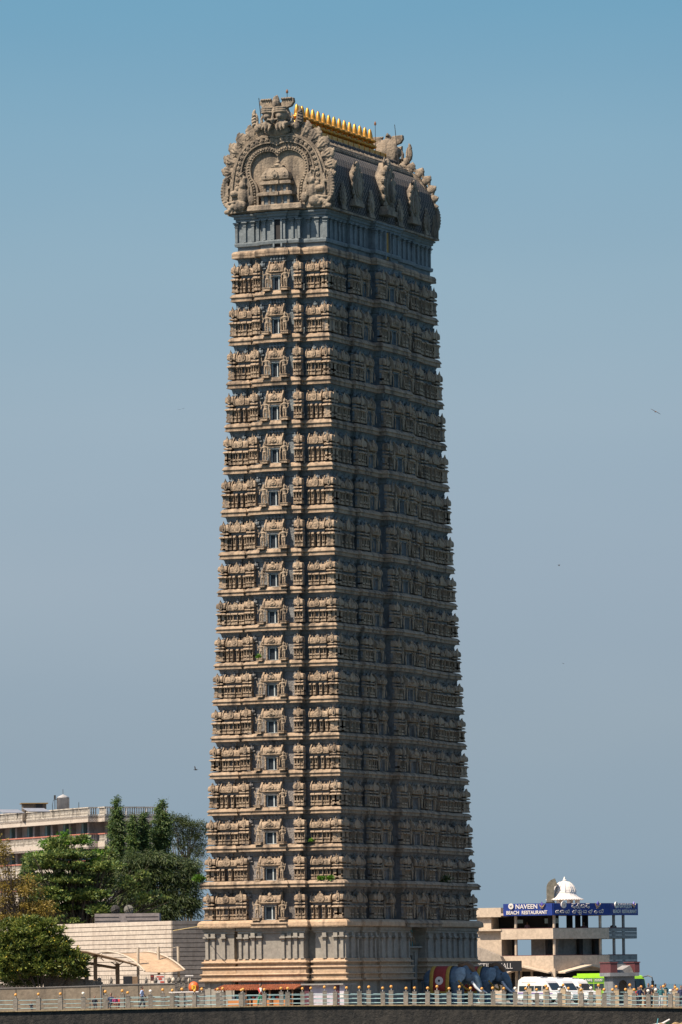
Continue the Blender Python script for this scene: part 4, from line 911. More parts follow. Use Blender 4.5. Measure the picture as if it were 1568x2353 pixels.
f3 = lambda x: (x - 1060) * .01578 * C3 * 1.05
letters('NAVEEN', .72, PX(102) * C3, s3, f3(1166), d3, P2, rz_(312)); letters('BEACH  RESTAURANT', .55, PX(182) * C3, s3, f3(1166), d3, P2, rz_(351))
emblem('disc', s3, f3(1100), d3, P2, rz_(305), .33); emblem('lotus', s3, f3(1230), d3, P2, rz_(305), .33)
person(tuple(aR7(866, 470, YR + 4.4).xy) + (zb3 + .22,), 0, 'sit', M['maroon'], M['black'], 'seated diner whose head shows over the top balcony between the dark piers', 'people on the restaurant balcony', 1.25)
person(tuple(aR7(1077, 470, YR + 8.5).xy) + (zb3 + .22,), 0, 'sit', M['maroon'], M['black'], 'seated diner leaning by the right end of the top balcony', 'people on the restaurant balcony', 1.3)
person(tuple(aR7(463, 470, YR + 4.0).xy) + (zb3 + .22,), 0, 'stand', plain('mauve_cloth', (.25, .15, .2)), M['black'], 'person in mauve standing in the dark dining room under the left sign', 'people on the restaurant balcony', 1.0)

# black hall sign in front
hp = aR7(300, 740, 600.0); hs = thing('sign_board', 'black sign with white capital letters half hidden behind the elephants', 'sign', (hp.x, hp.y, gz(hp.x)))
k6 = 600.0 / 13072 / 1.7818 / 1.74107; zt_ = aR7(300, 703, 600).z - gz(hp.x); zb_ = aR7(300, 776, 600).z - gz(hp.x)
q = MB(); q.box(-230 * k6, 124 * k6, 0, .15, zb_, zt_); q.build('board', M['black'], hs)
q = MB(); q.box(100 * k6, 112 * k6, .16, .3, 0, zt_); q.build('support', M['iron'], hs)
q = MB(); q.box(-222 * k6, -210 * k6, .16, .3, 0, zt_); q.build('support', M['iron'], hs)
me_ = text_mesh('MEETING HALL', .85, M['white'], .02); xs_ = [v.co.x for v in me_.vertices]; w0 = max(xs_) - min(xs_)
o = link('lettering', me_, hs); o.location = (-88 * k6, -.02, aR7(300, 741, 600).z - gz(hp.x)); o.rotation_euler = (PI / 2, 0, 0); o.scale = (290 * k6 / w0, 1, 1)

# =================================================================== GATE KIOSK
gp = aR7(1140, 930, 560.0); kk = 560.0 / 13072 / 1.7818 / 1.74107; gzz = gz(gp.x)
gk = thing('gate_kiosk', 'small pale blue-grey arched kiosk with maroon roof trim in front of the green coach', 'kiosk', (gp.x, gp.y, gzz), math.radians(14))
def kz_(y): return aR7(1140, y, 560).z - gzz
M['kiosk'] = stone('blue_grey_render', (.17, .185, .2), (.23, .245, .26), amt=.3, bs=2, bstr=.1)
hw = 100 * kk; dp = 3.0
def arch_wall(mb, x0, x1, y0, y1, ax, aw, azh, ztop, axis):
    n_ = 10; pts = [(ax - aw, 0)] + [(ax - aw * math.cos(PI * k / n_), azh - aw * 1.15 + aw * 1.15 * math.sin(PI * k / n_)) for k in range(n_ + 1)] + [(ax + aw, 0)]
    top = [(x0, 0)] + [(x0 + (x1 - x0) * k / n_, ztop) for k in range(n_ + 1)] + [(x1, 0)]
    A_ = [(p_[0], p_[1]) for p_ in pts]; B_ = top
    q_ = MB(); q_.strip(A_, B_, y0, y1)
    if axis == 'y': mb.add(q_.v, q_.f)
    else: mb.add([(v[1], v[0], v[2]) for v in q_.v], q_.f)
q = MB(); zw = kz_(812)
arch_wall(q, -hw, hw * .62, -dp / 2, -dp / 2 + .25, -hw * .25, 33 * kk, kz_(838), zw, 'y'); arch_wall(q, -dp / 2 + .26, dp / 2, hw * .62 - .26, hw * .62, -.1, .6, kz_(838), zw, 'x')
q.box(-hw, -hw + .25, -dp / 2 + .26, dp / 2, 0, zw); q.box(-hw + .26, hw * .62 - .27, dp / 2 - .25, dp / 2, 0, zw); q.build('wall', M['kiosk'], gk)
q = MB(); q.box(-hw + .26, hw * .62 - .27, -.3, -.1, 0, zw * .96); q.build('inner_wall', M['greywall'], gk)
q = MB(); q.box(-hw - .35, hw * .62 + .35, -dp / 2 - .35, dp / 2 + .35, zw + .003, zw + .35); q.build('eave', M['kiosk'], gk)
q = MB(); z0 = zw + .353; pk = kz_(735); xm = -hw * .19; q.add([(-hw * .7, -dp / 2, z0), (hw * .55, -dp / 2, z0), (hw * .3, -dp / 2, pk), (-hw * .7, dp / 2, z0), (hw * .55, dp / 2, z0), (hw * .3, dp / 2, pk)], [(0, 1, 2), (3, 5, 4), (0, 2, 5, 3), (1, 4, 5, 2), (0, 3, 4, 1)]); q.build('roof', M['greywall'], gk)
for x0, x1 in ((-hw - .3, -hw * .72), (hw * .57, hw * .62 + .42)):
    q = MB(); q.box(x0, x1, -dp / 2 - .3, dp / 2 + .3, z0, z0 + .95); q.box(x0 - .08, x1 + .08, -dp / 2 - .35, dp / 2 + .35, z0 + .95, z0 + 1.05); q.build('roof_trim', M['maroon'], gk)
q = MB(); q.box(-hw * .72, hw * .57, dp / 2 - .3, dp / 2 - .02, z0 + .002, kz_(725)); q.build('gable_wall', M['kiosk'], gk)
# =================================================================== ELEPHANT STATUES
M['cloth_red'] = plain('red_saddle_cloth', (.22, .022, .018), .8); M['cloth_gold'] = plain('yellow_border', (.32, .2, .028), .7, 0, .3, 8); M['tusk'] = plain('ivory_paint', (.42, .45, .48), .4)
M['headdress'] = plain('brown_headdress', (.11, .065, .035), .8, 0, .3, 6)
def elephant(x, y, label):
    p = tw(x, y, 0); e = thing('elephant_statue', label, 'statue', (p.x, p.y, gz(p.x)), TROT, 'painted elephant statues by the temple door', .95)
    link('body', ME_eleph, e)
    for s in (1, -1): o = link('ear', ME_ear, e); o.scale = (1, s, 1)
    for s in (1, -1):
        q = MB(); q.tube([(2.45, s * .33, 1.95), (2.85, s * .42, 1.45), (3.25, s * .42, 1.1), (3.6, s * .36, .95)], [.13, .12, .09, .02], 10); q.build('tusk', M['tusk'], e, True)
        q = MB(); q.ell((2.42, s * .44, 2.64), (.07, .04, .06)); q.build('eye', M['black'], e, True)
    def shell(x0, x1, off, zlow, mat, name, bulge=.04):
        q = MB(); n_ = 18; rr = []
        for k in range(n_ + 1):
            t = PI * k / n_; c_, s_ = math.cos(t), math.sin(t); yv = (1.02 + off) * c_; zv = 2.28 + (1.0 + off) * s_
            rr.append((yv, zv))
        rr = [(1.14 + off, zlow), (1.1 + off, (zlow + 2.2) / 2)] + rr + [(-1.1 - off, (zlow + 2.2) / 2), (-1.14 - off, zlow)]
        inr = [(y_ * .95, z_ - .02) for y_, z_ in rr]
        xs_ = np.linspace(x0, x1, 4); V = [];
        for xx in xs_: V.append([(xx + (0 if abs(y_) < 1 else .0), y_, z_) for y_, z_ in rr] + [(xx, y_, z_) for y_, z_ in reversed(inr)])
        q.loft(V); return q.build(name, mat, e, True)
    shell(-1.0, .45, .03, 1.12, M['cloth_red'], 'saddle_cloth'); shell(-1.2, -.86, .055, 1.05, M['cloth_gold'], 'cloth_border'); shell(.3, .62, .055, 1.05, M['cloth_gold'], 'cloth_border')
    for s in (-1, 1):
        q = MB(); q.box(-1.2, .62, s * 1.2 - .03, s * 1.2 + .03, .98, 1.13); q.build('cloth_border', M['cloth_gold'], e)
        q = MB(); q.extrude([(-.28 + .36 * math.cos(k * PI / 10), 2.05 + .36 * math.sin(k * PI / 10)) for k in range(20)], s * 1.07, s * 1.16, 'y'); q.extrude([(-.28 + .1 * math.cos(k * PI / 5), 2.05 + .1 * math.sin(k * PI / 5)) for k in range(10)], s * 1.162, s * 1.18, 'y', 1); q.build('medallion', [M['white'], M['black']], e)
    q = MB(); q.tube([(1.25, -.3, 3.2), (1.95, -.15, 3.42), (2.4, -.1, 3.1), (2.75, -.05, 2.4)], [.3, .3, .24, .1], 10); q.tube([(1.25, .3, 3.2), (1.95, .15, 3.42), (2.4, .1, 3.1)], [.3, .3, .2], 10); q.build('headdress', M['headdress'], e, True)
    q = MB()
    for k in range(14): t = PI * k / 13; q.ell((1.35 + .55 * math.sin(t) + .1, .85 * math.cos(t), 2.0 - .75 * math.sin(t)), .1, 7, 5)
    q.build('garland', M['cloth_gold'], e)
    q = MB(); q.box(-2.3, 3.4, -.95, .95, -.12, .06); q.build('plinth', M['conc'], e)
a0, b0 = ext(0)
elephant(a0 + 3.7, -2.5, 'life-size blue-grey elephant statue with red saddle cloth, nearest the temple tower')
elephant(a0 + 4.1, 3.2, 'blue-grey elephant statue nearer the white vans, only its head and tusks showing')

# =================================================================== VEHICLES
M['vanwhite'] = plain('white_van_paint', (.62, .6, .58), .35, 0, .05); M['vanglass'] = plain('van_glass', (.02, .03, .035), .15, 0, .1)
M['rubber'] = plain('tyre_rubber', (.02, .02, .02), .8); M['chrome'] = plain('grey_rim', (.35, .35, .36), .35, .7); M['lamp'] = plain('lamp_glass', (.6, .6, .55), .15); M['amber'] = plain('red_lamp', (.35, .03, .02), .3)
def minibus(loc, head, label, stripe):
    v = thing('minibus', label, 'van', loc, head, 'white minibuses parked in a row')
    hw_ = 1.0
    side = [(-2.75, .38), (2.55, .38), (2.78, .6), (2.8, .95), (2.55, 1.25), (1.95, 1.42), (1.4, 2.12), (1.1, 2.45), (.5, 2.72), (-2.4, 2.72), (-2.72, 2.5), (-2.8, 1.2)]
    q = MB(); R1 = []
    for yy, k in ((-hw_, 0), (-hw_ * .98, 0), (hw_ * .98, 0), (hw_, 0)):
        R1.append([(x * (.985 if abs(yy) == hw_ else 1), yy * (1 if z < 1.4 else 1 - .1 * (z - 1.4) / 1.2), z) for x, z in side])
    q.loft(R1); q.build('body', M['vanwhite'], v)
    q = MB(); q.box(-2.5, .2, -.62, .62, 2.7, 2.84); q.box(-2.3, -.4, -.5, .5, 2.84, 2.9); q.build('roof_hatch', M['vanwhite'], v)
    for s in (-1, 1):
        for x0, x1 in ((-2.55, -1.55), (-1.45, -.45), (-.35, .65), (.75, 1.62)):
            q = MB(); t_ = 1 if x1 < 1.5 else .0
            pts = [(x0, 1.35), (x1 - .02, 1.35), (x1 if t_ else 1.35, 1.9), (x0, 1.9)]
            rr = lambda off: [(x, s * (hw_ * (1 - .1 * (z - 1.4) / 1.2) + off), z) for x, z in pts]
            q.loft([rr(-.02), rr(.008)]); q.build('side_window', M['vanglass'], v)
        q = MB(); pts = [(-2.7, 1.08), (2.2, 1.02), (2.2, 1.12), (-2.7, 1.2)]; q.loft([[(x, s * .98, z) for x, z in pts], [(x, s * 1.006, z) for x, z in pts]]); q.build('stripe', stripe, v)
        pts = [(-2.2, 2.28), (-.2, 2.28), (-.2, 2.31), (-2.2, 2.31)]; q = MB(); q.loft([[(x, s * .9, z) for x, z in pts], [(x, s * .935, z) for x, z in pts]]); q.build('roof_seam', M['greywall'], v)
        for x in (-1.75, 1.75):
            R = Matrix.Translation((x, s * .9, .36)) @ Matrix.Rotation(PI / 2, 4, 'X'); wh = MB(); wh.lathe([(.22, -.11), (.36, -.1), (.36, .1), (.22, .11)], 16, (0, 0, 0), 0, R); wo = wh.build('wheel', M['rubber'], v)
            rm = MB(); rm.lathe([(.01, -.125), (.21, -.12), (.21, .12), (.01, .125)], 12, (0, 0, 0), 0, R); rm.build('rim', M['chrome'], wo)
        q = MB(); q.box(2.66, 2.82, s * .78 - .16, s * .78 + .16, .78, .98); q.build('headlight', M['lamp'], v)
        q = MB(); q.box(1.55, 1.68, s * 1.0, s * 1.25, 1.42, 1.78) if s > 0 else q.box(1.55, 1.68, s * 1.25, s * 1.0, 1.42, 1.78); q.build('mirror', M['black'], v)
        q = MB(); q.box(-2.83, -2.76, s * .85 - .1, s * .85 + .1, .9, 1.25); q.build('tail_lamp', M['amber'], v)
    q = MB(); q.loft([[(2.0, -.82, 1.46), (2.0, .82, 1.46), (1.44, .76, 2.2), (1.44, -.76, 2.2)], [(1.9, -.82, 1.4), (1.9, .82, 1.4), (1.3, .76, 2.2), (1.3, -.76, 2.2)]]); q.build('windscreen', M['vanglass'], v)
    q = MB(); q.box(-2.83, -2.76, -.75, .75, 1.4, 2.15); q.build('rear_window', M['vanglass'], v)
    q = MB(); q.box(2.72, 2.86, -.95, .95, .36, .6); q.build('bumper', M['greywall'], v)
    return v
hd = math.atan2(-.66, .75)
for (px_, YY, lab, st) in ((575, 536, 'white minibus parked nearest the elephants, its rear at the left', plain('violet_stripe', (.15, .1, .3), .5)), (690, 547, 'white minibus in the middle of the parked row, roof longest in view', plain('red_stripe', (.35, .05, .08), .5)), (800, 560, 'white minibus at the right end of the row beside the green coach', M['greywall'])):
    p = aR7(px_, 960, YY); minibus((p.x, p.y, gz(p.x)), hd, lab, st).scale = (.86, .86, .86)
# green coach
M['lime'] = plain('lime_green_paint', (.25, .5, .02), .4, 0, .1); M['dkgreen'] = plain('dark_green_paint', (.03, .12, .04), .4)
p = aR7(1045, 960, 588); hb = math.atan2(-.74, .67)
bus = thing('coach', 'lime green touring coach behind the small arched kiosk', 'bus', (p.x, p.y, gz(p.x)), hb, None, .87)
side = [(-4.9, .4), (4.7, .4), (5.0, .7), (5.02, 1.5), (4.75, 2.75), (4.5, 3.1), (4.1, 3.22), (-4.6, 3.22), (-4.95, 3.0), (-5.0, 1.2)]
q = MB(); q.loft([[(x, y, z) for x, z in side] for y in (-1.25, 1.25)]); q.build('body', M['lime'], bus)
q = MB(); q.box(-4.4, 1.4, -.9, .9, 3.222, 3.5); q.build('roof_unit', M['lime'], bus)
for s in (-1, 1):
    for k in range(5):
        q = MB(); x0 = -4.6 + k * 1.72; q.box(x0, x0 + 1.62, s * 1.262 - .02, s * 1.262 + .02, 1.5, 2.3); q.build('side_window', M['vanglass'], bus)
        q = MB(); q.box(x0, x0 + 1.62, s * 1.262 - .015, s * 1.262 + .015, 2.42, 2.95); pb = q.build('sign_panel', M['dkgreen'], bus)
        if k < 4:
            me_ = text_mesh(('DOCKENT', 'AIWE', 'DOCKENT', 'AIWE')[k], .42, M['white'], .01); o = link('lettering', me_, pb); o.location = (x0 + .81, s * 1.3, 2.68); o.rotation_euler = (PI / 2, 0, 0 if s < 0 else PI); xs_ = [vv.co.x for vv in me_.vertices]; o.scale = (1.35 / (max(xs_) - min(xs_)), 1, 1)
    for x in (-3.0, 3.1):
        R = Matrix.Translation((x, s * 1.12, .5)) @ Matrix.Rotation(PI / 2, 4, 'X'); wh = MB(); wh.lathe([(.3, -.15), (.5, -.14), (.5, .14), (.3, .15)], 18, (0, 0, 0), 0, R); wo = wh.build('wheel', M['rubber'], bus)
        rm = MB(); rm.lathe([(.01, -.17), (.28, -.16), (.28, .16), (.01, .17)], 12, (0, 0, 0), 0, R); rm.build('rim', M['chrome'], wo)
    q = MB(); q.tube([(4.55, s * 1.1, 3.0), (5.3, s * 1.35, 3.15), (5.75, s * 1.5, 2.95), (5.85, s * 1.5, 2.5)], .07, 6); q.box(5.75, 5.95, s * 1.5 - .14, s * 1.5 + .14, 1.75, 2.55); q.build('mirror', M['black'], bus)
    q = MB(); q.box(4.95, 5.06, s * .9 - .2, s * .9 + .2, .75, 1.0); q.build('headlight', M['lamp'], bus)
q = MB(); q.loft([[(5.0, -1.15, 1.5), (5.0, 1.15, 1.5), (4.72, 1.12, 2.8), (4.72, -1.12, 2.8)], [(5.05, -1.15, 1.5), (5.05, 1.15, 1.5), (4.78, 1.12, 2.8), (4.78, -1.12, 2.8)]]); q.build('windscreen', M['vanglass'], bus)
q = MB(); q.box(-5.04, -4.96, -1.1, 1.1, 2.35, 3.0); rb_ = q.build('destination_panel', M['black'], bus)
me_ = text_mesh('SRI LAXMI', .4, M['white'], .01); o = link('lettering', me_, rb_); o.location = (-5.06, 0, 2.68); o.rotation_euler = (PI / 2, 0, -PI / 2)
q = MB(); q.box(-5.03, -4.96, -1.05, 1.05, 1.5, 2.25); q.build('rear_window', M['vanglass'], bus)

# =================================================================== SHEDS AT THE TOWER FOOT
M['tile'] = stone('red_clay_tile', (.32, .1, .05), (.45, .16, .08), bs=9, bstr=.9, amt=.4)
o_ = tw(-.5, -15.2, 0); sh = thing('tiled_stall', 'low stall with red clay tiled lean-to roof at the tower foot', 'stall', (o_.x, o_.y, gz(o_.x)), TROT)
q = MB(); q.loft([[(-3.6, -1.9, 1.25), (3.5, -1.9, 1.28), (3.5, .1, 1.62), (-3.6, .1, 1.58)], [(-3.6, -1.9, 1.33), (3.5, -1.9, 1.36), (3.5, .1, 1.7), (-3.6, .1, 1.66)]])
for k in range(36): q.tube([(-3.55 + .2 * k, -1.95, 1.34), (-3.55 + .2 * k, .08, 1.68)], .06, 6)
q.build('tiled_roof', M['tile'], sh)
q = MB(); q.box(-2.6, 3.2, -.2, -.1, 0, 1.25); q.build('back_panel', M['dark'], sh)
for x in (-2.8, -.9, 1.2, 3.2): q = MB(); q.box(x - .06, x + .06, -1.75, -1.63, 0, 1.28); q.build('post', plain('brown_timber', (.16, .08, .04), .8), sh)
q = MB(); q.box(-2.6, -.6, -1.5, -.9, 0, .55); q.box(-.4, 2.9, -1.5, -.9, 0, .45); q.build('counter', plain('orange_counter', (.4, .16, .05), .7), sh)
q = MB()
for k in range(14): q.ell((-2.2 + k * .35, -1.25, .62), (.13, .12, .14), 7, 5, k % 3)
q.build('wares', [M['white'], M['teal'], M['red']], sh)
o_ = tw(5.3, -15.6, 0); s2_ = thing('white_shed', 'small white shed with flat slab roof at the tower corner', 'shed', (o_.x, o_.y, gz(o_.x)), TROT)
M['lilac'] = plain('pale_lilac_wall', (.42, .38, .42), .8)
q = MB(); q.box(-1.0, 1.2, -1.3, .6, 0, 1.6); q.build('wall', M['lilac'], s2_)
q = MB(); q.box(-1.7, 2.0, -1.7, .9, 1.603, 1.72); q.build('roof', M['greywall'], s2_)
for x in (-1.3, 1.3): q = MB(); q.box(x - .2, x + .2, -1.42, -1.2, 0, 1.6); q.build('door', plain('maroon_door', (.08, .02, .03), .6), s2_)
q = MB(); q.box(1.55, 1.95, -1.4, -1.2, 0, 1.6); q.build('pillar', M['lilac'], s2_)
q = MB(); q.box(1.6, 1.9, -1.43, -1.402, .6, .95); q.build('notice', M['white'], s2_)

# =================================================================== LEFT: HOTEL
YH_ = 600.0; K = aL5(655, 500, YH_); K.z = 0
def hz_(y): return aL5(655, y, YH_).z
dl, dr = Vector((-.466, .885, 0)), Vector((.885, .466, 0))
hotel = thing('hotel_building', 'cream hotel with balustraded balconies and a roof terrace behind the trees', 'hotel', K)
m, nt, b = newmat('diamond_fascia'); M['fascia'] = m
mp = nd(nt, 'ShaderNodeMapping'); mp.inputs['Rotation'].default_value = (0, 0, PI / 4); tc_ = nd(nt, 'ShaderNodeTexCoord'); nt.links.new(tc_.outputs['UV'], mp.inputs['Vector'])
bk = nd(nt, 'ShaderNodeTexBrick'); bk.offset = 0; bk.inputs['Scale'].default_value = 1; bk.inputs['Brick Width'].default_value = .2; bk.inputs['Row Height'].default_value = .2; bk.inputs['Mortar Size'].default_value = .022; nt.links.new(mp.outputs['Vector'], bk.inputs['Vector'])
st = ramp(nt, noise(nt, .9, 6, .7, wpos(nt, (1, 1, .5))), .58, .72)
col = mix(nt, bk.outputs['Fac'], ramp(nt, noise(nt, .6, 4, .6, wpos(nt)), .3, .7, (.46, .41, .35), (.54, .49, .42)), (.26, .21, .17)); col = mix(nt, st, col, (.1, .09, .08))
nt.links.new(col, b.inputs['Base Color']); b.inputs['Roughness'].default_value = .85
M['hwall'] = stone('hotel_render', (.32, .29, .27), (.38, .35, .32), amt=.25, bs=2, bstr=.06); M['hrail'] = stone('weathered_white_balustrade', (.42, .39, .34), (.5, .46, .4), stain=(.12, .1, .08), th=(.5, .7), bs=6, bstr=.4)
M['hcap'] = plain('red_oxide_cap', (.36, .13, .09), .75)
def fascia(p, d, l, z0, z1, out=0.0):
    n = Vector((d.y, -d.x, 0)); 
    if n.y > 0: n = -n
    q_ = p - K + n * out; e = q_ + d * l; n2 = -n * .15
    me = bpy.data.meshes.new('fascia_panel'); V = [q_, e, e + n2, q_ + n2]
    vs = [(v.x, v.y, z0) for v in V] + [(v.x, v.y, z1) for v in V]
    me.from_pydata(vs, [], [(0, 1, 5, 4), (1, 2, 6, 5), (2, 3, 7, 6), (3, 0, 4, 7), (0, 3, 2, 1), (4, 5, 6, 7)]); u = me.uv_layers.new(name='UVMap')
    for pl in me.polygons:
        for li in pl.loop_indices:
            vi = me.loops[li].vertex_index; u.data[li].uv = ((l if vi % 4 in (1, 2) else 0), vs[vi][2])
    me.materials.append(M['fascia']); return link('fascia_panel', me, hotel)
def balustrade(p, d, l, z0, z1, cap, out=.0):
    n = Vector((d.y, -d.x, 0)); n = -n if n.y > 0 else n; q = MB(); p = p - K + n * (out - .1)
    cnt = int(l / .26)
    for k in range(cnt):
        c = p + d * (.13 + .26 * k)
        if k % 9 == 0: q.box(c.x - .1, c.x + .1, c.y - .1, c.y + .1, z0, z1 - .1)
        else: q.lathe([(.05, z0 + .12), (.085, z0 + .3), (.05, z0 + .5), (.07, z1 - .12)], 6, (c.x, c.y, 0))
    rbox2(q, p, d, l, .1, z0, z0 + .13, 0); rbox2(q, p, d, l, .13, z1 - .12, z1, 1)
    return q.build('balustrade', [M['hrail'], cap], hotel)
def rbox2(mb, p, d, l, hw2, z0, z1, mi=0):
    n = Vector((-d.y, d.x, 0)) * hw2; A = [p - n, p + d * l - n, p + d * l + n, p + n]
    mb.loft([[(a.x, a.y, z0) for a in A], [(a.x, a.y, z1) for a in A]], mi)
LL, LR = 34.0, 1.1
K2 = K + dr * LR - dl * 1.75; LB = 7.4
lev = [(hz_(237), hz_(300), hz_(347))]; st_ = hz_(347) - hz_(545)
q = MB()
V = [K + dl * LL, K + dl * 0, K + dr * LR, K2, K2 + dr * LB, K2 + dr * LB + dl * LL, ]
q.loft([[(v.x - K.x, v.y - K.y, z) for v in V] for z in (hz_(300) - .3, hz_(300) - .02)]); q.build('roof_slab', M['hwall'], hotel)
Vi = [K + dl * LL + dr * 1.4, K + dl * 1.4 + dr * 1.4, K + dr * (LR + 1.4) + dl * 1.4, K2 + dr * 1.3 + dl * 1.4, K2 + dr * (LB - 1.2) + dl * 1.4, K2 + dr * (LB - 1.2) + dl * LL]
q = MB(); q.loft([[(v.x - K.x, v.y - K.y, z) for v in Vi] for z in (-1, hz_(300) - .31)]); q.build('wall', M['hwall'], hotel)
for f in range(7):
    dz = f * st_; z0, z1, z2 = hz_(237) - dz, hz_(300) - dz, hz_(347) - dz
    if f > 0: z0 = z1 + .95
    cap = M['hrail'] if f == 0 else M['hcap']
    fascia(K, dl, LL, z2, z1 - .05 if f == 0 else z1); fascia(K, dr, LR, z2, z1 - .05 if f == 0 else z1)
    fascia(K2, dr, LB, z2, z1 - .05 if f == 0 else z1); fascia(K2, dl, 1.75, z2, z1 - .05 if f == 0 else z1)
    balustrade(K, dl, LL, z1, z0, cap); balustrade(K, dr, LR, z1, z0, cap); balustrade(K2, dr, LB, z1, z0, cap); balustrade(K2, dl, 1.7, z1, z0, cap)
    if f < 4:
        if f > 0:
            q = MB(); q.loft([[(v.x - K.x, v.y - K.y, z) for v in V] for z in (z2 + .02, z2 + .2)]); q.build('floor_slab', M['hwall'], hotel)
        for k in range(7):
            t = 1.9 + k * 4.6; n_ = Vector((-.885, -.466, 0))
            c = K + dl * t + dr * 1.4 - K; zz1 = z2 - .02; zz0 = z2 - 2.2
            for a0_, a1_, mt, nm, dd in ((.3, 1.2, M['glass'], 'door', .05), (1.9, 2.8, M['glass'], 'door', .05), (1.25, 1.75, plain('teal_pier', (.12, .2, .2), .7) if k + f == 0 else bpy.data.materials['teal_pier'], 'pier', .5), (-.4, .1, M['greywall'], 'pier', .6)):
                q = MB(); A = [c + dl * a0_ + n_ * dd, c + dl * a1_ + n_ * dd, c + dl * a1_ - n_ * .1, c + dl * a0_ - n_ * .1]; q.loft([[(v.x, v.y, z) for v in A] for z in (zz0, zz1 - (.25 if nm == 'door' else 0))]); q.build(nm, mt, hotel)
        c = K2 + dr * 1.2 + dl * 1.4 - K
        q = MB(); A = [c + dr * .6 - dl * .06, c + dr * 1.7 - dl * .06, c + dr * 1.7 + dl * .1, c + dr * .6 + dl * .1]; q.loft([[(v.x, v.y, z) for v in A] for z in (z2 - 2.2, z2 - .3)]); q.build('door', M['glass'], hotel)
def rp_(x, y, Y): v = aL5(x, y, Y); return v
# roof tank, shed, solar panels, poles
p = rp_(467, 250, 608); tk = thing('water_tank', 'pale cylindrical water tank with a conical lid on the hotel roof', 'water tank', (p.x, p.y, hz_(300) - .05)); kx = .3114 * 608 / 13072
ht = (hz_(150) - hz_(300)) + .05; q = MB(); q.lathe([(47 * kx, 0), (47 * kx, ht), (49 * kx, ht + .02), (30 * kx, ht + .2), (3 * kx, ht + .38)], 20)
q.build('tank', stone('tank_metal', (.34, .34, .35), (.44, .43, .42), bs=2, bstr=.05, amt=.3), tk, True); q = MB(); q.tube([(0, 0, ht + .3), (0, 0, ht + .95)], .03, 6); q.build('pole', M['iron'], tk)
q = MB(); q.tube([(-.62, -.4, ht - .15), (-1.0, -.45, ht - .2), (-1.12, -.45, ht - .7), (-1.05, -.45, .2)], .035, 6); q.tube([(-.85, -.4, 0), (-.85, -.4, ht - .1)], .04, 6); q.box(-.95, -.75, -.5, -.3, ht - .12, ht + .3); q.build('pipe', M['iron'], tk)
p = rp_(252, 250, 615); rs = thing('rooftop_shed', 'small brown flat roofed shed on the hotel roof left of the tank', 'shed', (p.x, p.y, hz_(300) - .05), .12); hh = rp_(252, 212, 615).z - hz_(300); 
q = MB(); q.box(-88 * kx, 88 * kx, -1, 1, 0, hh); q.build('wall', stone('brown_shed_wall', (.13, .11, .09), (.19, .16, .13)), rs); q = MB(); q.box(-101 * kx, 101 * kx, -1.3, 1.3, hh + .003, hh + .1); q.build('roof', plain('rusty_roof', (.2, .14, .06), .8), rs); q = MB(); q.box(10 * kx, 60 * kx, -1.05, -1.002, .3, hh - .05); q.build('window', M['black'], rs)
for x, lab in ((80, 'grey tilted solar panel at the left end of the hotel roof'), (270, 'grey tilted solar panel on the roof in front of the brown shed')):
    p = rp_(x, 262, 604); so_ = thing('solar_panel', lab, 'solar panel', (p.x, p.y, hz_(300) - .05), .45, 'solar panels on the hotel roof'); zt3_ = rp_(x, 248 if x > 200 else 258, 604).z - hz_(300)
    q = MB(); q.loft([[(-85 * kx, -.9, zt3_ - .35), (85 * kx, -.9, zt3_ - .35), (85 * kx, .9, zt3_ + .05), (-85 * kx, .9, zt3_ + .05)], [(-85 * kx, -.9, zt3_ - .28), (85 * kx, -.9, zt3_ - .28), (85 * kx, .9, zt3_ + .12), (-85 * kx, .9, zt3_ + .12)]]); q.build('panel', plain('grey_panel', (.22, .22, .23), .35), so_)
    for sx_ in (-1, 1): q = MB(); q.tube([(sx_ * 70 * kx, .6, 0), (sx_ * 70 * kx, .6, zt3_)], .04, 6); q.build('leg', M['iron'], so_)
p = rp_(583, 240, 606); po = link('antenna_pole', MB().tube([(0, 0, -.1), (0, 0, 1.6)], .035, 6).mesh('antenna_pole', [M['iron']]), None, label='thin bare pole on the hotel roof right of the tank', category='pole'); po.location = (p.x, p.y, hz_(300))

# =================================================================== LEFT: GROOVED HALL
YC = 505.0; KH = aL6(1272, 600, YC); KH.z = gz(KH.x)
hdl, hdr = Vector((-.545, .839, 0)), Vector((.839, .545, 0)); HT = aL6(1272, 245, YC).z - KH.z
hall = thing('temple_hall', 'large cream windowless hall clad in horizontal grooved boards left of the tower', 'hall', KH)
M['board'] = stone('cream_cladding', (.45, .393, .335), (.51, .453, .387), stain=(.24, .19, .15), th=(.5, .72), amt=.4, bs=2, bstr=.08)
nb = 19
def clad(d, n, l, nm):
    q = MB()
    for k in range(nb):
        z0 = HT * k / nb + .028; z1 = HT * (k + 1) / nb - .028; A = [n * .06, d * l + n * .06, d * l - n * .1, -n * .1]
        q.loft([[(a.x, a.y, z) for a in A] for z in (z0, z1)])
    return q.build(nm, M['board'], hall)
clad(hdl, Vector((-.839, -.545, 0)), 24, 'cladding'); clad(hdr, Vector((.545, -.839, 0)), 16, 'cladding')
q = MB(); A = [hdl * .03 + hdr * .03, hdr * 15.9 + hdl * .03, hdr * 15.9 + hdl * 24, hdl * 24 + hdr * .03]; q.loft([[(a.x, a.y, z) for a in A] for z in (0, HT - .02)]); q.build('core', M['dark'], hall)
q = MB(); c = aL6(940, 240, 518) - KH; z1 = aL6(940, 193, 518).z - KH.z; wv = .3114 * 518 / 13072
q.box(c.x - 238 * wv, c.x + 238 * wv, c.y - .5, c.y + 4, HT - .6, z1); q.build('roof_box', stone('mauve_render', (.25, .22, .22), (.3, .27, .26), bs=2, bstr=.05, amt=.2), hall)
q = MB()
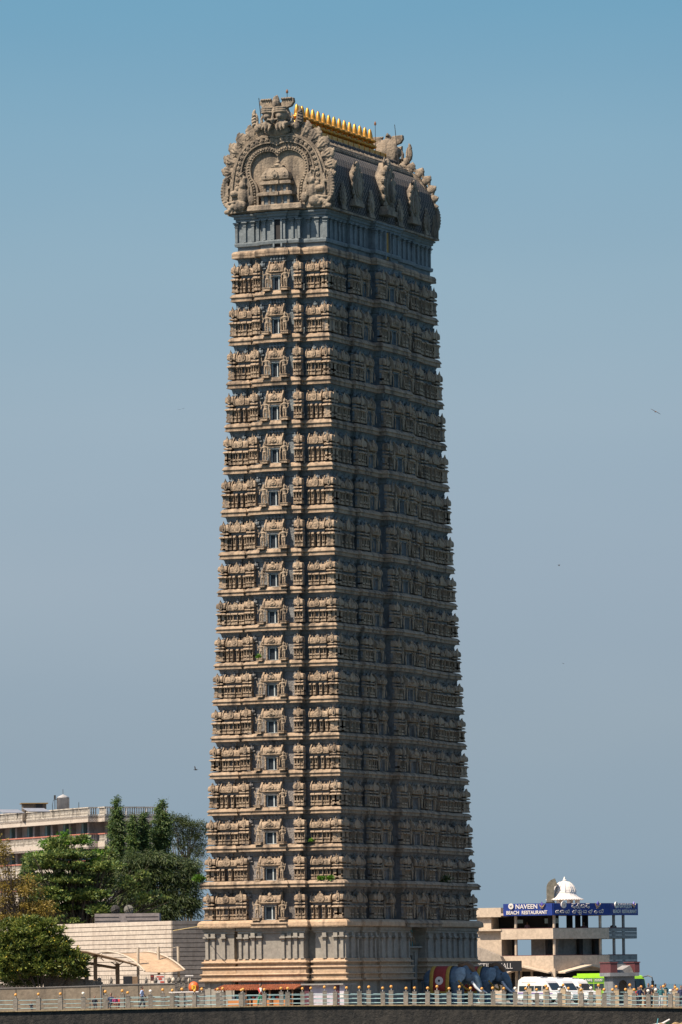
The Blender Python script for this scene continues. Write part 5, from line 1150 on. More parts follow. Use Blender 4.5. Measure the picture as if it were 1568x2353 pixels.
for x0, x1, z_ in ((-236, -60, .62), (-10, 230, .62), (-236, -50, .2), (0, 230, .2)): q.box(c.x + x0 * wv, c.x + x1 * wv, c.y - .53, c.y - .502, HT + (z1 - HT) * z_, HT + (z1 - HT) * z_ + .03)
q.build('roof_box_groove', M['dark'], hall)
for x, mt, lab in ((853, M['iron'], 'dark dish antenna behind the hall roof box, the left one'), (951, plain('beige_dish', (.16, .155, .13), .7), 'beige dish antenna behind the hall roof box, the right one')):
    p = aL6(x, 165, 524); dsh = thing('dish_antenna', lab, 'dish antenna', (p.x, p.y, KH.z + HT)); zc_ = p.z - KH.z - HT; R = Matrix.Translation((0, 0, zc_)) @ Matrix.Rotation(1.5, 4, 'X'); rr = 36 * wv
    q = MB(); q.lathe([(.02, .0), (rr * .6, -.015), (rr, -.05), (rr, .02), (rr * .6, .05), (.02, .07)], 20, (0, 0, 0), 0, R); q.build('dish', mt, dsh)
    q = MB(); q.tube([(0, .15, -.1), (0, .1, zc_)], .05, 6); q.build('mast', M['iron'], dsh); q = MB(); [q.tube([R @ Vector((rr * .95 * math.cos(t_), rr * .95 * math.sin(t_), .08)), R @ Vector((0, 0, .3)), R @ Vector((-rr * .5 * math.cos(t_), -rr * .5 * math.sin(t_), .1))], .045, 5) for t_ in (.3, 1.9, 3.6)]; q.build('feed_arm', M['iron'], dsh)

# compound wall and forecourt
M['cwall'] = stone('tan_compound_wall', (.22, .18, .135), (.28, .235, .175), stain=(.09, .075, .06), th=(.55, .75), bs=3, bstr=.2)
cw = thing('compound_wall', 'long tan plastered wall behind the railing on the left', 'wall', (-20, 458, 0))
pts = [aL6(x, y, 458) for x, y in ((-60, 749), (300, 741), (742, 728), (752, 724), (1030, 717), (1292, 711))]
q = MB(); q.loft([[(p.x + 20, -.12, gz(p.x)), (p.x + 20, .12, gz(p.x)), (p.x + 20, .12, p.z), (p.x + 20, -.12, p.z)] for p in pts]); q.build('wall_panel', M['cwall'], cw)
q = MB(); q.loft([[(p.x + 20, -.17, p.z + .002), (p.x + 20, .17, p.z + .002), (p.x + 20, .17, p.z + .06), (p.x + 20, -.17, p.z + .06)] for p in pts]); q.build('coping', M['greywall'], cw)
for x in (120, 460, 665, 1025): p = aL6(x, 800, 458); q = MB(); q.box(p.x + 20 - .02, p.x + 20 + .02, -.135, -.1, gz(p.x), p.z + 1.0 - .9 + .7); q.build('joint', M['dark'], cw)
p = aL6(746, 800, 457.7); dp_ = link('downpipe', MB().tube([(0, 0, 0), (0, 0, aL6(746, 722, 457.7).z - gz(p.x))], .07, 8).mesh('downpipe', [plain('pale_pipe', (.15, .15, .145), .6)]), None, label='pale vertical pipe fixed to the tan wall', category='pipe'); dp_.location = (p.x, p.y, gz(p.x))
# stone stair balustrade under the trees
M['bstone'] = stone('grey_balustrade_stone', (.16, .145, .125), (.22, .2, .17), bs=5, bstr=.7)
sb = thing('stone_balustrade', 'grey stone stair balustrade sloping down beside the left shelter', 'balustrade', aL6(640, 700, 463))
o0 = aL6(640, 700, 463); A = [aL6(x, y, 463) for x, y in ((330, 650), (560, 665), (760, 700))]; q = MB()
q.loft([[(p.x - o0.x, -.15, -o0.z + gz(p.x)), (p.x - o0.x, .15, -o0.z + gz(p.x)), (p.x - o0.x, .15, p.z - o0.z), (p.x - o0.x, -.15, p.z - o0.z)] for p in A]); q.build('parapet', M['bstone'], sb)
for x, y in ((405, 628), (640, 632), (735, 690)):
    p = aL6(x, y, 463); q = MB(); q.box(p.x - o0.x - .17, p.x - o0.x + .17, -.19, .19, gz(p.x) - o0.z, p.z - o0.z); q.ell((p.x - o0.x, 0, p.z - o0.z + .1), .17); q.build('newel_post', M['bstone'], sb)

# shelters
M['canvas'] = stone('tan_canvas', (.37, .26, .17), (.44, .32, .215), amt=.15, bs=1, bstr=.05); M['steel'] = plain('cream_steel', (.42, .36, .28), .5); M['timber'] = plain('brown_timber_beam', (.2, .13, .075), .7)
ls = thing('open_shelter', 'open shelter with brown concrete columns and thin sloping roof left of the canopy', 'shelter', aL6(780, 720, 469)); o0 = aL6(780, 720, 469).copy(); o0.z = gz(o0.x); ls.location = o0
def L(x, y, Y): return aL6(x, y, Y) - o0
for x, w_ in ((705, .15), (868, .17)):
    a = L(x, 560, 469); q = MB(); q.box(a.x - w_, a.x + w_, a.y - .2, a.y + .2, 0, L(x, 500 if x < 800 else 560, 469).z); q.build('column', M['timber'], ls)
    zt = L(x, 500 if x < 800 else 560, 469).z
    for s in (-1, 1):
        q = MB(); q.tube([(a.x, a.y, zt - .3), (a.x + s * .3, a.y, zt - .02), (a.x + s * .55, a.y, zt + .1)], .05, 6); q.build('bracket', M['steel'], ls)
q = MB(); q.tube([L(640, 560, 469), L(705, 570, 469), L(868, 598, 469)], .13, 6); q.build('beam', M['timber'], ls)
q = MB(); A = [L(560, 468, 467), L(640, 476, 467), L(860, 528, 467), L(1010, 574, 467)]; B = [L(600, 500, 472), L(700, 510, 472), L(900, 552, 472), L(1015, 585, 472)]
q.loft([[a, b_, b_ + Vector((0, 0, .06)), a + Vector((0, 0, .06))] for a, b_ in zip(A, B)]); q.build('roof_sheet', M['canvas'], ls)
for k in range(4): q = MB(); a = A[0].lerp(A[3], .15 + .25 * k); b_ = B[0].lerp(B[3], .15 + .25 * k); q.tube([a - Vector((0, 0, .1)), b_ - Vector((0, 0, .08))], .04, 6); q.build('rafter', M['steel'], ls)
tcn = thing('tensile_canopy', 'tan curved fabric canopy hung from three pale masts', 'canopy', o0 + Vector((4, 0, 0))); tcn.location = o0
E0_ = [(740, 478), (880, 482), (985, 535), (1070, 621)]; E1_ = [(1060, 477), (1180, 490), (1275, 540), (1366, 612)]
YS = [476, 474, 471.5, 469]
def smooth4(P, n=12):
    out = []
    for k in range(n + 1):
        t = k / n; out.append(P[0] * (1 - t) ** 3 + 3 * P[1] * t * (1 - t) ** 2 + 3 * P[2] * t * t * (1 - t) + P[3] * t ** 3)
    return out
PA = smooth4([L(x, y - (14 if i in (1, 2) else 0), Y) for i, ((x, y), Y) in enumerate(zip(E0_, YS))]); PB = smooth4([L(x, y - (14 if i in (1, 2) else 0), Y) for i, ((x, y), Y) in enumerate(zip(E1_, YS))])
q = MB(); rings = []
for a, b_ in zip(PA, PB):
    top = [a.lerp(b_, k / 6) - Vector((0, 0, .12 * math.sin(PI * k / 6))) for k in range(7)]; rings.append(top + [p - Vector((0, 0, .03)) for p in reversed(top)])
q.loft(rings); q.build('fabric', M['canvas'], tcn, True)
for P_ in (PA, PB): q = MB(); q.tube([p + Vector((0, 0, .03)) for p in P_], .07, 6); q.build('edge_tube', M['steel'], tcn)
q = MB(); q.tube([a.lerp(b_, .5) + Vector((0, 0, -.2)) for a, b_ in zip(PA, PB)], .05, 6); q.build('rib', M['steel'], tcn)
for x, y in ((1020, 443), (1170, 438), (1316, 437)):
    Ym = 470.5 if x < 1100 else 472; t_ = L(x, y, Ym); b_ = L(x + 8 if x > 1100 else x, 700, Ym); q = MB(); q.tube([(b_.x, b_.y, 0), (t_.x, t_.y, t_.z)], [.13, .12], 10); q.build('mast', M['steel'], tcn)
for x, y in ((1020, 445), (1316, 440)): q = MB(); q.tube([L(x, y, 471), PA[2] if x < 1100 else L(1170, 465, 472)], .018, 4); q.build('cable', M['steel'], tcn)
# fences, gate, signs under the canopy
def bars(x0, x1, y0, y1, Y, n, lab):
    a = aL6(x0, y1, Y); f_ = thing('iron_fence', lab, 'fence', (a.x, a.y, gz(a.x)), 0, 'iron bar fences under the canopies'); w_ = aL6(x1, y1, Y).x - a.x; z0 = .1; z1 = aL6(x0, y0, Y).z - gz(a.x)
    q = MB(); q.tube([(0, 0, z1), (w_, 0, z1)], .03, 6); q.tube([(0, 0, z1 * .66), (w_, 0, z1 * .66)], .025, 6); q.build('rail', M['steel'], f_)
    for k in range(n + 1): q = MB(); q.tube([(w_ * k / n, 0, 0), (w_ * k / n, 0, z1)], .022, 6); q.build('bar', M['steel'], f_)
bars(735, 855, 650, 715, 466, 9, 'pale iron bar fence between the brown shelter columns'); bars(1030, 1112, 648, 708, 466, 6, 'iron bar fence between the first mast and the notice boards'); bars(1376, 1425, 776, 830, 452, 8, 'white barred barrier gate beside the red lantern')
p = aL6(1412, 775, 452); gb = link('barrier_bar', MB().tube([(-1.75, 0, 0), (.6, 0, .02)], .05, 8).mesh('barrier_bar', [M['white']]), None, label='long white horizontal barrier bar in front of the lantern', category='barrier'); gb.location = (p.x, p.y - .3, p.z)
def notice(x0, x1, y0, y1, mt, lines, lab):
    a = aL6((x0 + x1) / 2, y1, 467); n_ = thing('notice_board', lab, 'notice board', (a.x, a.y, gz(a.x))); k_ = .3114 * 467 / 13072; w_ = (x1 - x0) / 2 * k_; z0, z1 = a.z - gz(a.x), aL6(x0, y0, 467).z - gz(a.x)
    q = MB(); q.box(-w_, w_, -.03, .03, z0, z1); q.build('board', mt, n_)
    for s in (-1, 1): q = MB(); q.box(s * w_ - .03, s * w_ + .03, .032, .08, 0, z1); q.build('post', M['steel'], n_)
    q = MB()
    for f0, f1, c0, c1 in lines: q.box(-w_ + 2 * w_ * c0, -w_ + 2 * w_ * c1, -.045, -.032, z0 + (z1 - z0) * f0, z0 + (z1 - z0) * f1)
    q.build('marking', M['red'], n_)
notice(1112, 1137, 645, 690, plain('dark_red_board', (.08, .03, .03), .6), [(.7, .8, .1, .9)], 'small dark notice board left of the white one'); notice(1152, 1216, 648, 712, M['white'], [(.75, .88, .08, .92), (.45, .68, .3, .7), (.12, .3, .5, .95)], 'white notice board with red markings under the canopy')
p = aL6(950, 720, 466); db = thing('metal_cabinet', 'dark cabinet standing between the shelter column and the first mast', 'cabinet', (p.x, p.y, gz(p.x))); zt = aL6(950, 655, 466).z - gz(p.x); q = MB(); q.box(-.42, .3, -.3, .3, 0, zt); q.build('body', M['black'], db); q = MB(); q.box(.303, .75, -.28, .3, 0, zt - .03); q.build('side_panel', M['timber'], db); q = MB(); q.box(-.05, .0, -.33, -.302, zt * .6, zt * .75); q.build('handle', M['steel'], db)
for x, r, pale in ((1150, .16, 0), (1250, .17, 0), (1281, .18, 1), (1320, .18, 0), (1355, .17, 0), (1400, .15, 1), (822, .14, 0), (1080, .13, 0)):
    p = aL6(x, 694, 459 if x != 1400 else 460); fn = thing('stone_finial', '%s ball finial on a short pier behind the tan wall' % ('pale' if pale else 'dark'), 'finial', (p.x, p.y, gz(p.x)), 0, 'pale ball finials' if pale else 'dark ball finials'); zc_ = p.z - gz(p.x)
    q = MB(); q.box(-.13, .13, -.13, .13, 0, zc_ - .1); q.build('pier', M['cwall'] if pale else M['bstone'], fn); q = MB(); q.lathe([(.1, zc_ - .1), (r, zc_), (r, zc_ + .12), (r * .6, zc_ + .26), (.02, zc_ + .34)], 12); q.build('ball', M['steel'] if pale else M['bstone'], fn, True)
# lantern
p = aL6(1432, 738, 453); ln = thing('red_lantern', 'big round orange-red ribbed lantern with a yellow square panel by the tower', 'lantern', (p.x, p.y, gz(p.x))); zc_ = p.z - gz(p.x); rr = 38 * .3114 * 453 / 13072
q = MB(); n_ = 32; rings = []
for k in range(13):
    t = -PI / 2 + PI * (k + .03) / 12.06; rings.append([((rr * math.cos(t) * (1 + .04 * (i % 2))) * math.cos(2 * PI * i / n_), (rr * math.cos(t) * (1 + .04 * (i % 2))) * math.sin(2 * PI * i / n_), zc_ + rr * 1.12 * math.sin(t)) for i in range(n_)])
q.loft(rings); q.build('shade', plain('orange_red_paint', (.55, .1, .025), .5, 0, .25, 2), ln, True)
q = MB(); q.box(-.17, .17, -rr - .07, -rr + .15, zc_ - .16, zc_ + .18); q.build('emblem_panel', plain('yellow_panel', (.7, .42, .03), .5), ln); q = MB(); q.tube([(-.06, -rr - .08, zc_ - .08), (.06, -rr - .08, zc_), (-.05, -rr - .08, zc_ + .05), (.05, -rr - .08, zc_ + .12)], .02, 5); q.build('emblem', M['red'], ln)
q = MB(); q.lathe([(.12, 0), (.12, zc_ - rr)], 10); q.build('post', M['iron'], ln)
p = aL6(1398, 652, 457); tl = thing('strip_sign', 'narrow white horizontal strip roof above the lantern', 'sign', (p.x, p.y, gz(p.x))); zz = p.z - gz(p.x); q = MB(); q.box(-.33, .33, -.12, .12, zz - .04, zz + .05); q.build('strip', M['white'], tl); q = MB(); q.tube([(0, .05, 0), (0, .05, zz - .04)], .04, 6); q.build('post', M['iron'], tl)
# wires
wr = link('overhead_wire', MB().tube([aL6(1280, 320, 470), aL6(1380, 303, 468), aL6(1500, 284, 462)], .028, 5).mesh('overhead_wire', [plain('yellow_wire', (.5, .38, .16), .6)]), None, label='slack yellow wire from the hall to the tower', category='wire')
# =================================================================== FOLIAGE
def leafmat(name, ca, cb, trans=.3):
    m, nt, b = newmat(name); g = nd(nt, 'ShaderNodeNewGeometry')
    r = nd(nt, 'ShaderNodeValToRGB'); e = r.color_ramp.elements; e[0].color = c4(ca); e[1].color = c4(cb); nt.links.new(g.outputs['Random Per Island'], r.inputs['Fac'])
    col = mix(nt, .8, r.outputs['Color'], ramp(nt, noise(nt, .7, 3, .6, wpos(nt)), .3, .7, (.6, .6, .6), (1.4, 1.35, 1.2)), 'MULTIPLY')
    nt.links.new(col, b.inputs['Base Color']); b.inputs['Roughness'].default_value = .5; b.inputs['Specular IOR Level'].default_value = .35
    t = nd(nt, 'ShaderNodeBsdfTranslucent'); nt.links.new(col, t.inputs['Color']); ms = nd(nt, 'ShaderNodeMixShader'); ms.inputs[0].default_value = trans
    out = nt.nodes['Material Output']; nt.links.new(b.outputs[0], ms.inputs[1]); nt.links.new(t.outputs[0], ms.inputs[2]); nt.links.new(ms.outputs[0], out.inputs['Surface']); return m
M['bark'] = stone('grey_bark', (.10, .08, .06), (.16, .13, .1), bs=8, bstr=.8)
LF = {'almond': leafmat('broad_leaf', (.03, .085, .025), (.22, .265, .07)), 'bright': leafmat('bright_leaf', (.045, .14, .015), (.15, .28, .03)), 'dark': leafmat('dark_leaf', (.02, .05, .02), (.10, .13, .04)),
      'ashoka': leafmat('mast_tree_leaf', (.024, .07, .024), (.12, .17, .045)), 'feather': leafmat('feathery_leaf', (.03, .055, .02), (.08, .10, .03)), 'dry': leafmat('dry_yellow_leaf', (.13, .105, .02), (.27, .2, .045), .35),
      'plum': leafmat('plumeria_leaf', (.03, .07, .013), (.22, .25, .055)), 'yellow': leafmat('yellow_flower', (.45, .33, .03), (.6, .5, .12))}
def leaves_mesh(name, C, A, L, Wd, mats, fold=.12):
    """C centres (N,3), A unit axes (N,3): a folded diamond per leaf"""
    N = len(C); rv = np.random.normal(size=(N, 3)); B = np.cross(A, rv); B /= np.linalg.norm(B, axis=1)[:, None] + 1e-9; Nn = np.cross(A, B)
    L = np.asarray(L).reshape(-1, 1) * np.ones((N, 1)); Wd = np.asarray(Wd).reshape(-1, 1) * np.ones((N, 1))
    p0 = C - A * L * .5; p2 = C + A * L * .5 - Nn * L * .08; p1 = C + B * Wd * .5 + A * L * .06 + Nn * Wd * fold; p3 = C - B * Wd * .5 + A * L * .06 + Nn * Wd * fold
    V = np.stack([p0, p1, p2, p3], 1).reshape(-1, 3)
    me = bpy.data.meshes.new(name); me.vertices.add(N * 4); me.vertices.foreach_set('co', V.astype(np.float32).ravel())
    me.loops.add(N * 6); i4 = np.arange(N)[:, None] * 4; me.loops.foreach_set('vertex_index', (i4 + np.array([0, 1, 2, 0, 2, 3])).astype(np.int32).ravel())
    me.polygons.add(N * 2); me.polygons.foreach_set('loop_start', (np.arange(N * 2) * 3).astype(np.int32)); me.polygons.foreach_set('loop_total', np.full(N * 2, 3, np.int32))
    me.update(); me.validate()
    for mt in mats: me.materials.append(mt)
    return me
def crown(blobs, nclump, per, spread, L, Wd, up=.3, droop=0.0, flat=1.0, shell=(.55, 1.05)):
    w = np.array([b_[2] if len(b_) > 2 else b_[1][0] * b_[1][1] + b_[1][0] * b_[1][2] for b_ in blobs], float); w /= w.sum()
    Cs, As = [], []
    for b_, k in zip(blobs, np.random.multinomial(nclump, w)):
        c, r = np.array(b_[0]), np.array(b_[1])
        d = np.random.normal(size=(k, 3)); d /= np.linalg.norm(d, axis=1)[:, None]
        rad = np.random.uniform(shell[0], shell[1], (k, 1)); cc = c + d * r * rad
        n_ = per + np.random.randint(-per // 3, per // 3 + 1, k)
        idx = np.repeat(np.arange(k), n_); off = np.random.normal(size=(len(idx), 3)) * spread * np.array([1, 1, .55 * flat]); P = cc[idx] + off
        ax = d[idx] * .7 + off / spread * .6 + np.random.normal(size=(len(idx), 3)) * .45; ax[:, 2] += up - droop; ax /= np.linalg.norm(ax, axis=1)[:, None]
        Cs.append(P); As.append(ax)
    return np.concatenate(Cs), np.concatenate(As)
def limbs(base, top_z, targets, r0_, wob=.3, seed=0, fork=.45):
    rg = random.Random(seed); mb = MB(); bx_, by_ = base
    tp = [(bx_ + rg.uniform(-wob, wob) * k / 5, by_ + rg.uniform(-wob, wob) * k / 5, top_z * k / 5) for k in range(6)]; mb.tube(tp, [r0_ * (1 - .1 * k) for k in range(6)], 9)
    for t in targets:
        s = tp[rg.randint(2, 5)]; m_ = tuple((s[i] * .5 + t[i] * .5) + rg.uniform(-.3, .3) + (.25 if i == 2 else 0) for i in range(3)); rr = r0_ * rg.uniform(.3, .5)
        mb.tube([s, m_, t], [rr, rr * .65, rr * .2], 6)
        for _ in range(2):
            e = tuple(t[i] + rg.uniform(-.9, .9) for i in range(3)); mb.tube([m_, tuple(m_[i] * .4 + e[i] * .6 for i in range(3)), e], [rr * .5, rr * .3, rr * .08], 5)
    return mb
def plant(kind, label, cat, base, group=None): return thing(kind, label, cat, (base.x, base.y, gz(base.x)), 0, group)
SC5 = .3114 / 13072
def blob_px(o, Y, x, y, rx, ry, rd=None, f=aL5, dy=0.0):
    p = f(x, y, Y) - o.location; k = SC5 * Y; return ((p.x, p.y + dy, p.z), (rx * k, (rd or rx) * k, ry * k))
def put_tree(o, blobs, mat, nclump, per, spread, L, Wd, trunk_r, seed, crown_kw={}, extra=None, targets=None, trunk_top=None, name='crown'):
    C_, A_ = crown(blobs, nclump, per, spread, L, Wd, **crown_kw); n = len(C_)
    me = leaves_mesh(name, C_, A_, np.random.uniform(L * .7, L * 1.25, n), np.random.uniform(Wd * .7, Wd * 1.2, n), [mat]); cr_ = link(name, me, o)
    if extra:
        mt, num, l2, w2, nm = extra; k = np.random.choice(n, num); me2 = leaves_mesh(nm, C_[k] + A_[k] * L * .5, A_[k], l2, w2, [mt], .3); link(nm, me2, o)
    zs_ = [b_[0][2] for b_ in blobs]; tt = trunk_top or max(1.0, min(zs_) * .9)
    cxm = float(np.mean([b_[0][0] for b_ in blobs])); cym = float(np.mean([b_[0][1] for b_ in blobs]))
    limbs((cxm, cym), tt, targets or [b_[0] for b_ in blobs], trunk_r, .3, seed).build('trunk', M['bark'], o); return o
# big layered almond tree
Y = 540; o = plant('almond_tree', 'big broad-leaved tree with tiered spreading branches in front of the hotel', 'tree', aL5(620, 1100, Y))
B = []
rt_ = random.Random(11)
for x, y, rx, ry, n in ((472, 430, 38, 26, 1), (400, 490, 130, 20, 1), (560, 480, 110, 22, 2), (500, 525, 180, 22, 2), (330, 600, 130, 25, 2), (560, 590, 250, 28, 4), (760, 580, 90, 40, 2), (420, 660, 210, 30, 4), (660, 680, 230, 32, 4), (860, 690, 90, 40, 2), (380, 760, 200, 32, 4), (640, 780, 260, 36, 5), (900, 800, 110, 50, 3), (360, 860, 170, 36, 4), (620, 890, 270, 40, 5), (480, 980, 200, 40, 4), (720, 990, 200, 45, 4), (560, 1060, 180, 45, 3), (1000, 900, 130, 40, 3), (1020, 740, 120, 35, 2), (1130, 900, 110, 30, 2), (230, 650, 60, 60, 2)):
    for k in range(n):
        dx = rt_.uniform(-.6, .6) * rx; B.append(blob_px(o, Y, x + dx, y + rt_.uniform(-12, 12), rx * .55, ry, rx * .5, dy=rt_.uniform(-2.6, 1.6)))
put_tree(o, B, LF['almond'], 1500, 17, .26, .34, .2, .3, 3, dict(up=.55, flat=.6, shell=(.3, 1.05)))
o = plant('young_tree', 'bright green leafy shoots at the top of the tree, before the hotel balconies', 'tree', aL5(560, 1090, 541.5))
B = [blob_px(o, 541.5, *q) for q in ((472, 440, 45, 40), (400, 500, 120, 28), (560, 490, 120, 26), (620, 470, 60, 18), (360, 590, 140, 28), (560, 575, 150, 26), (720, 590, 90, 40), (700, 640, 90, 25))]
put_tree(o, B, LF['bright'], 330, 16, .2, .28, .15, .12, 4, dict(up=.4, shell=(.2, 1)))
# dark drooping grove on the right of it
Y = 548; o = plant('bamboo_clump', 'dark drooping bamboo-like thicket between the almond tree and the tower', 'tree', aL5(1250, 1080, Y))
B = [blob_px(o, Y, *q) for q in ((1000, 640, 110, 60), (1130, 620, 110, 50), (1260, 640, 110, 55), (1400, 680, 90, 60), (940, 720, 80, 70), (1080, 740, 140, 80), (1240, 760, 140, 90), (1400, 800, 90, 110), (1120, 880, 160, 90), (1300, 920, 150, 110), (1420, 960, 70, 110), (1200, 1020, 180, 70), (960, 900, 110, 110), (900, 1020, 130, 60))]
put_tree(o, B, LF['dark'], 1500, 18, .33, .55, .07, .16, 5, dict(up=-.1, droop=.7, shell=(.2, 1.1)), targets=[(b_[0][0] + random.uniform(-.4, .4), b_[0][1], b_[0][2] + .6) for b_ in B], name='foliage')
# mast trees
def mast(x, ytop, half, ybot, Y, label, seed):
    o = plant('mast_tree', label, 'tree', aL5(x, 1090, Y), 'slender mast trees in front of the hotel end'); B = []; rg = random.Random(seed); n = 15
    for k in range(n):
        t = k / (n - 1); w_ = half * (.38 + .62 * min(1, t * 2.4)) * rg.uniform(.85, 1.08)
        if k == 0: w_ *= .55
        B.append(blob_px(o, Y, x + rg.uniform(-.14, .14) * half, ytop + 18 + (ybot - ytop) * t, w_, (ybot - ytop) / n * 1.05))
    put_tree(o, B, LF['ashoka'], int(430 * half / 55), 15, .17, .34, .085, .12, seed, dict(up=-.1, droop=.85, shell=(.45, 1.08)), targets=[B[3][0], B[0][0]], trunk_top=B[2][0][2])
mast(868, 158, 60, 590, 556, 'tallest slender mast tree, standing left of the other mast trees', 21)
mast(983, 285, 40, 590, 553, 'short slender mast tree second from the left', 22)
mast(1064, 265, 42, 600, 554, 'short slender mast tree third from the left', 23)
mast(1185, 190, 80, 610, 556, 'widest mast tree at the right of the row', 24)
mast(205, 570, 42, 800, 560, 'small dark mast tree low in front of the hotel balconies at left', 25)
# airy feathery tree
Y = 575; o = plant('feathery_tree', 'airy small-leaved tree with bare lower branches against the sky by the tower', 'tree', aL5(1400, 1080, Y))
B = [blob_px(o, Y, *q) for q in ((1250, 320, 70, 50), (1330, 345, 80, 50), (1420, 370, 80, 45), (1490, 410, 60, 50), (1290, 420, 60, 50), (1400, 450, 90, 50), (1480, 500, 60, 60), (1340, 520, 60, 40), (1440, 570, 70, 40))]
put_tree(o, B, LF['feather'], 560, 20, .28, .17, .07, .16, 6, dict(up=.1, shell=(.3, 1.1)), targets=[b_[0] for b_ in B] + [(b_[0][0] + random.uniform(-1, 1), b_[0][1] + random.uniform(-.5, .5), b_[0][2] + random.uniform(-.8, .6)) for b_ in B for _ in (0, 1)], trunk_top=aL5(1400, 640, Y).z)
# dry yellow tree, left edge
Y = 500; o = plant('dry_tree', 'sparse yellow-brown tree with bare twigs at the left edge of the photo', 'tree', aL5(60, 1090, Y))
B = [blob_px(o, Y, *q) for q in ((-20, 500, 70, 60), (30, 560, 60, 60), (-10, 640, 70, 60), (60, 730, 60, 30), (170, 770, 90, 35), (90, 830, 120, 50), (220, 860, 110, 50), (40, 920, 120, 60), (200, 960, 120, 50), (330, 960, 90, 40), (330, 1010, 100, 50), (200, 1060, 150, 50), (40, 1060, 120, 50))]
put_tree(o, B, LF['dry'], 330, 18, .3, .26, .12, .15, 8, dict(up=.0, droop=.3, shell=(.2, 1.1)), targets=[b_[0] for b_ in B] + [(b_[0][0] + random.uniform(-1.2, 1.2), b_[0][1] + random.uniform(-.5, .5), b_[0][2] + random.uniform(-.7, .7)) for b_ in B for _ in (0, 1, 2)], trunk_top=3.0)
# plumeria at lower left
Y = 462; o = plant('plumeria_tree', 'round dense plumeria tree with pale yellow flowers at lower left behind the wall', 'tree', aL6(250, 760, Y)); bp = lambda *q: blob_px(o, Y, *q, f=aL6)
B = [bp(*q) for q in ((60, 330, 110, 90), (200, 290, 130, 70), (330, 290, 110, 60), (420, 340, 60, 60), (100, 430, 120, 80), (260, 400, 150, 90), (420, 440, 120, 80), (30, 540, 110, 80), (180, 540, 150, 80), (350, 540, 140, 80), (500, 530, 110, 80), (580, 560, 80, 70), (110, 610, 120, 60), (300, 600, 150, 50), (470, 610, 120, 50), (590, 620, 60, 50))]
put_tree(o, B, LF['plum'], 1250, 14, .15, .5, .13, .16, 9, dict(up=.35, shell=(.6, 1.14)), extra=(LF['yellow'], 600, .15, .15, 'blossom'), trunk_top=1.4)
o = plant('shrub', 'shadowy dark shrub mass under the plumeria tree', 'shrub', aL6(120, 760, 464)); bp = lambda *q: blob_px(o, 464, *q, f=aL6)
B = [bp(*q) for q in ((30, 660, 110, 60), (150, 690, 110, 50), (270, 690, 90, 40), (380, 690, 80, 35))]
put_tree(o, B, LF['dark'], 330, 14, .22, .26, .1, .08, 10, dict(shell=(.2, 1.0)))
# filler trees behind the hall and beyond
Y = 560; o = plant('broad_tree', 'dark broad tree filling the gap behind the hall roof and the almond tree', 'tree', aL5(800, 1100, Y))
B = [blob_px(o, Y, *q) for q in ((300, 900, 160, 130), (520, 800, 200, 140), (760, 760, 200, 140), (960, 800, 160, 150), (420, 1050, 220, 90), (700, 1020, 230, 100), (950, 1030, 180, 90), (820, 640, 120, 70))]
put_tree(o, B, LF['dark'], 1300, 16, .32, .34, .2, .3, 12, dict(up=.4, shell=(.3, 1.05)))
# weeds rooted on the tower ledges
def weed(lx, ly, z, n, s, label, mat=None):
    p = tw(lx, ly, z); w_ = thing('ledge_weed', label, 'plant', p, 0, 'weeds growing on the tower'); C_, A_ = crown([((0, 0, s * .5), (s, s * .6, s * .6))], n, 9, s * .25, .2, .12, shell=(.2, 1)); link('foliage', leaves_mesh('foliage', C_, A_, .22, .13, [mat or LF['bright']]), w_)
    q = MB(); [q.tube([(0, 0, -.1), (random.uniform(-s, s) * .6, random.uniform(-s, s) * .3, s)], [.03, .01], 5) for _ in range(4)]; q.build('stem', M['bark'], w_)
weed(-6.45, -14.6, 10.1, 40, .55, 'leafy green weed on the left corner of the wide ledge'); weed(4.3, -14.55, 10.1, 22, .32, 'low green weed on the wide ledge right of centre'); weed(5.1, -14.6, 10.1, 14, .28, 'tiny green weed near the right corner of the wide ledge')
weed(6.2, 7.0, 10.1, 40, .6, 'dark shaded weed on the wide ledge of the long side', LF['dark']); weed(3.4, -14.3, 13.2, 10, .25, 'small sprig on the ledge just above the wide one'); weed(-.75, -15.1, 28.2, 10, .25, 'small weed beside a window halfway up the tower')

# =================================================================== PEOPLE
def col_(name, c): return bpy.data.materials.get(name) or plain(name, c, .8)
blue = col_('pale_blue_cloth', (.3, .38, .55)); dk = col_('dark_cloth', (.025, .025, .035)); navy = col_('navy_cloth', (.02, .03, .08)); pink = col_('magenta_cloth', (.3, .04, .13)); redc = col_('red_cloth', (.4, .04, .04)); grn = col_('green_cloth', (.02, .16, .1)); tealc = col_('teal_cloth', (.03, .13, .14)); whitec = col_('white_cloth', (.5, .47, .44)); brown = col_('brown_cloth', (.14, .07, .045))
def ppl(f, x, Y, rz, pose, s_, t_, lab, grp=None, sc_=1.0, wrap=False):
    p = f(x, 880, Y); return person((p.x, p.y, gz(p.x) + .0), rz, pose, s_, t_, lab, grp, sc_, wrap)
GW = 'people sitting by the tan wall'; GC = 'people standing by the railing at right'
ppl(aL6, 1050, 446, 1.45, 'walk', blue, dk, 'man in pale blue shirt and dark trousers walking left behind the front railing')
ppl(aL6, 700, 452, .2, 'sit', dk, dk, 'person in black sitting by the wall, the leftmost of the seated group', GW, .8)
ppl(aL6, 822, 452, -.3, 'sit', navy, dk, 'person in navy sitting upright in the seated group, next to the one in magenta', GW, .95)
ppl(aL6, 852, 451, .4, 'sit', pink, brown, 'woman in magenta sitting in the middle of the seated group', GW, .8, True)
ppl(aL6, 884, 452, .1, 'sit', redc, dk, 'person in red sitting at the right end of the seated group', GW, .75)
ppl(aL6, 232, 452, .3, 'sit', dk, dk, 'small dark figure sitting alone by the wall at far left', None, .55)
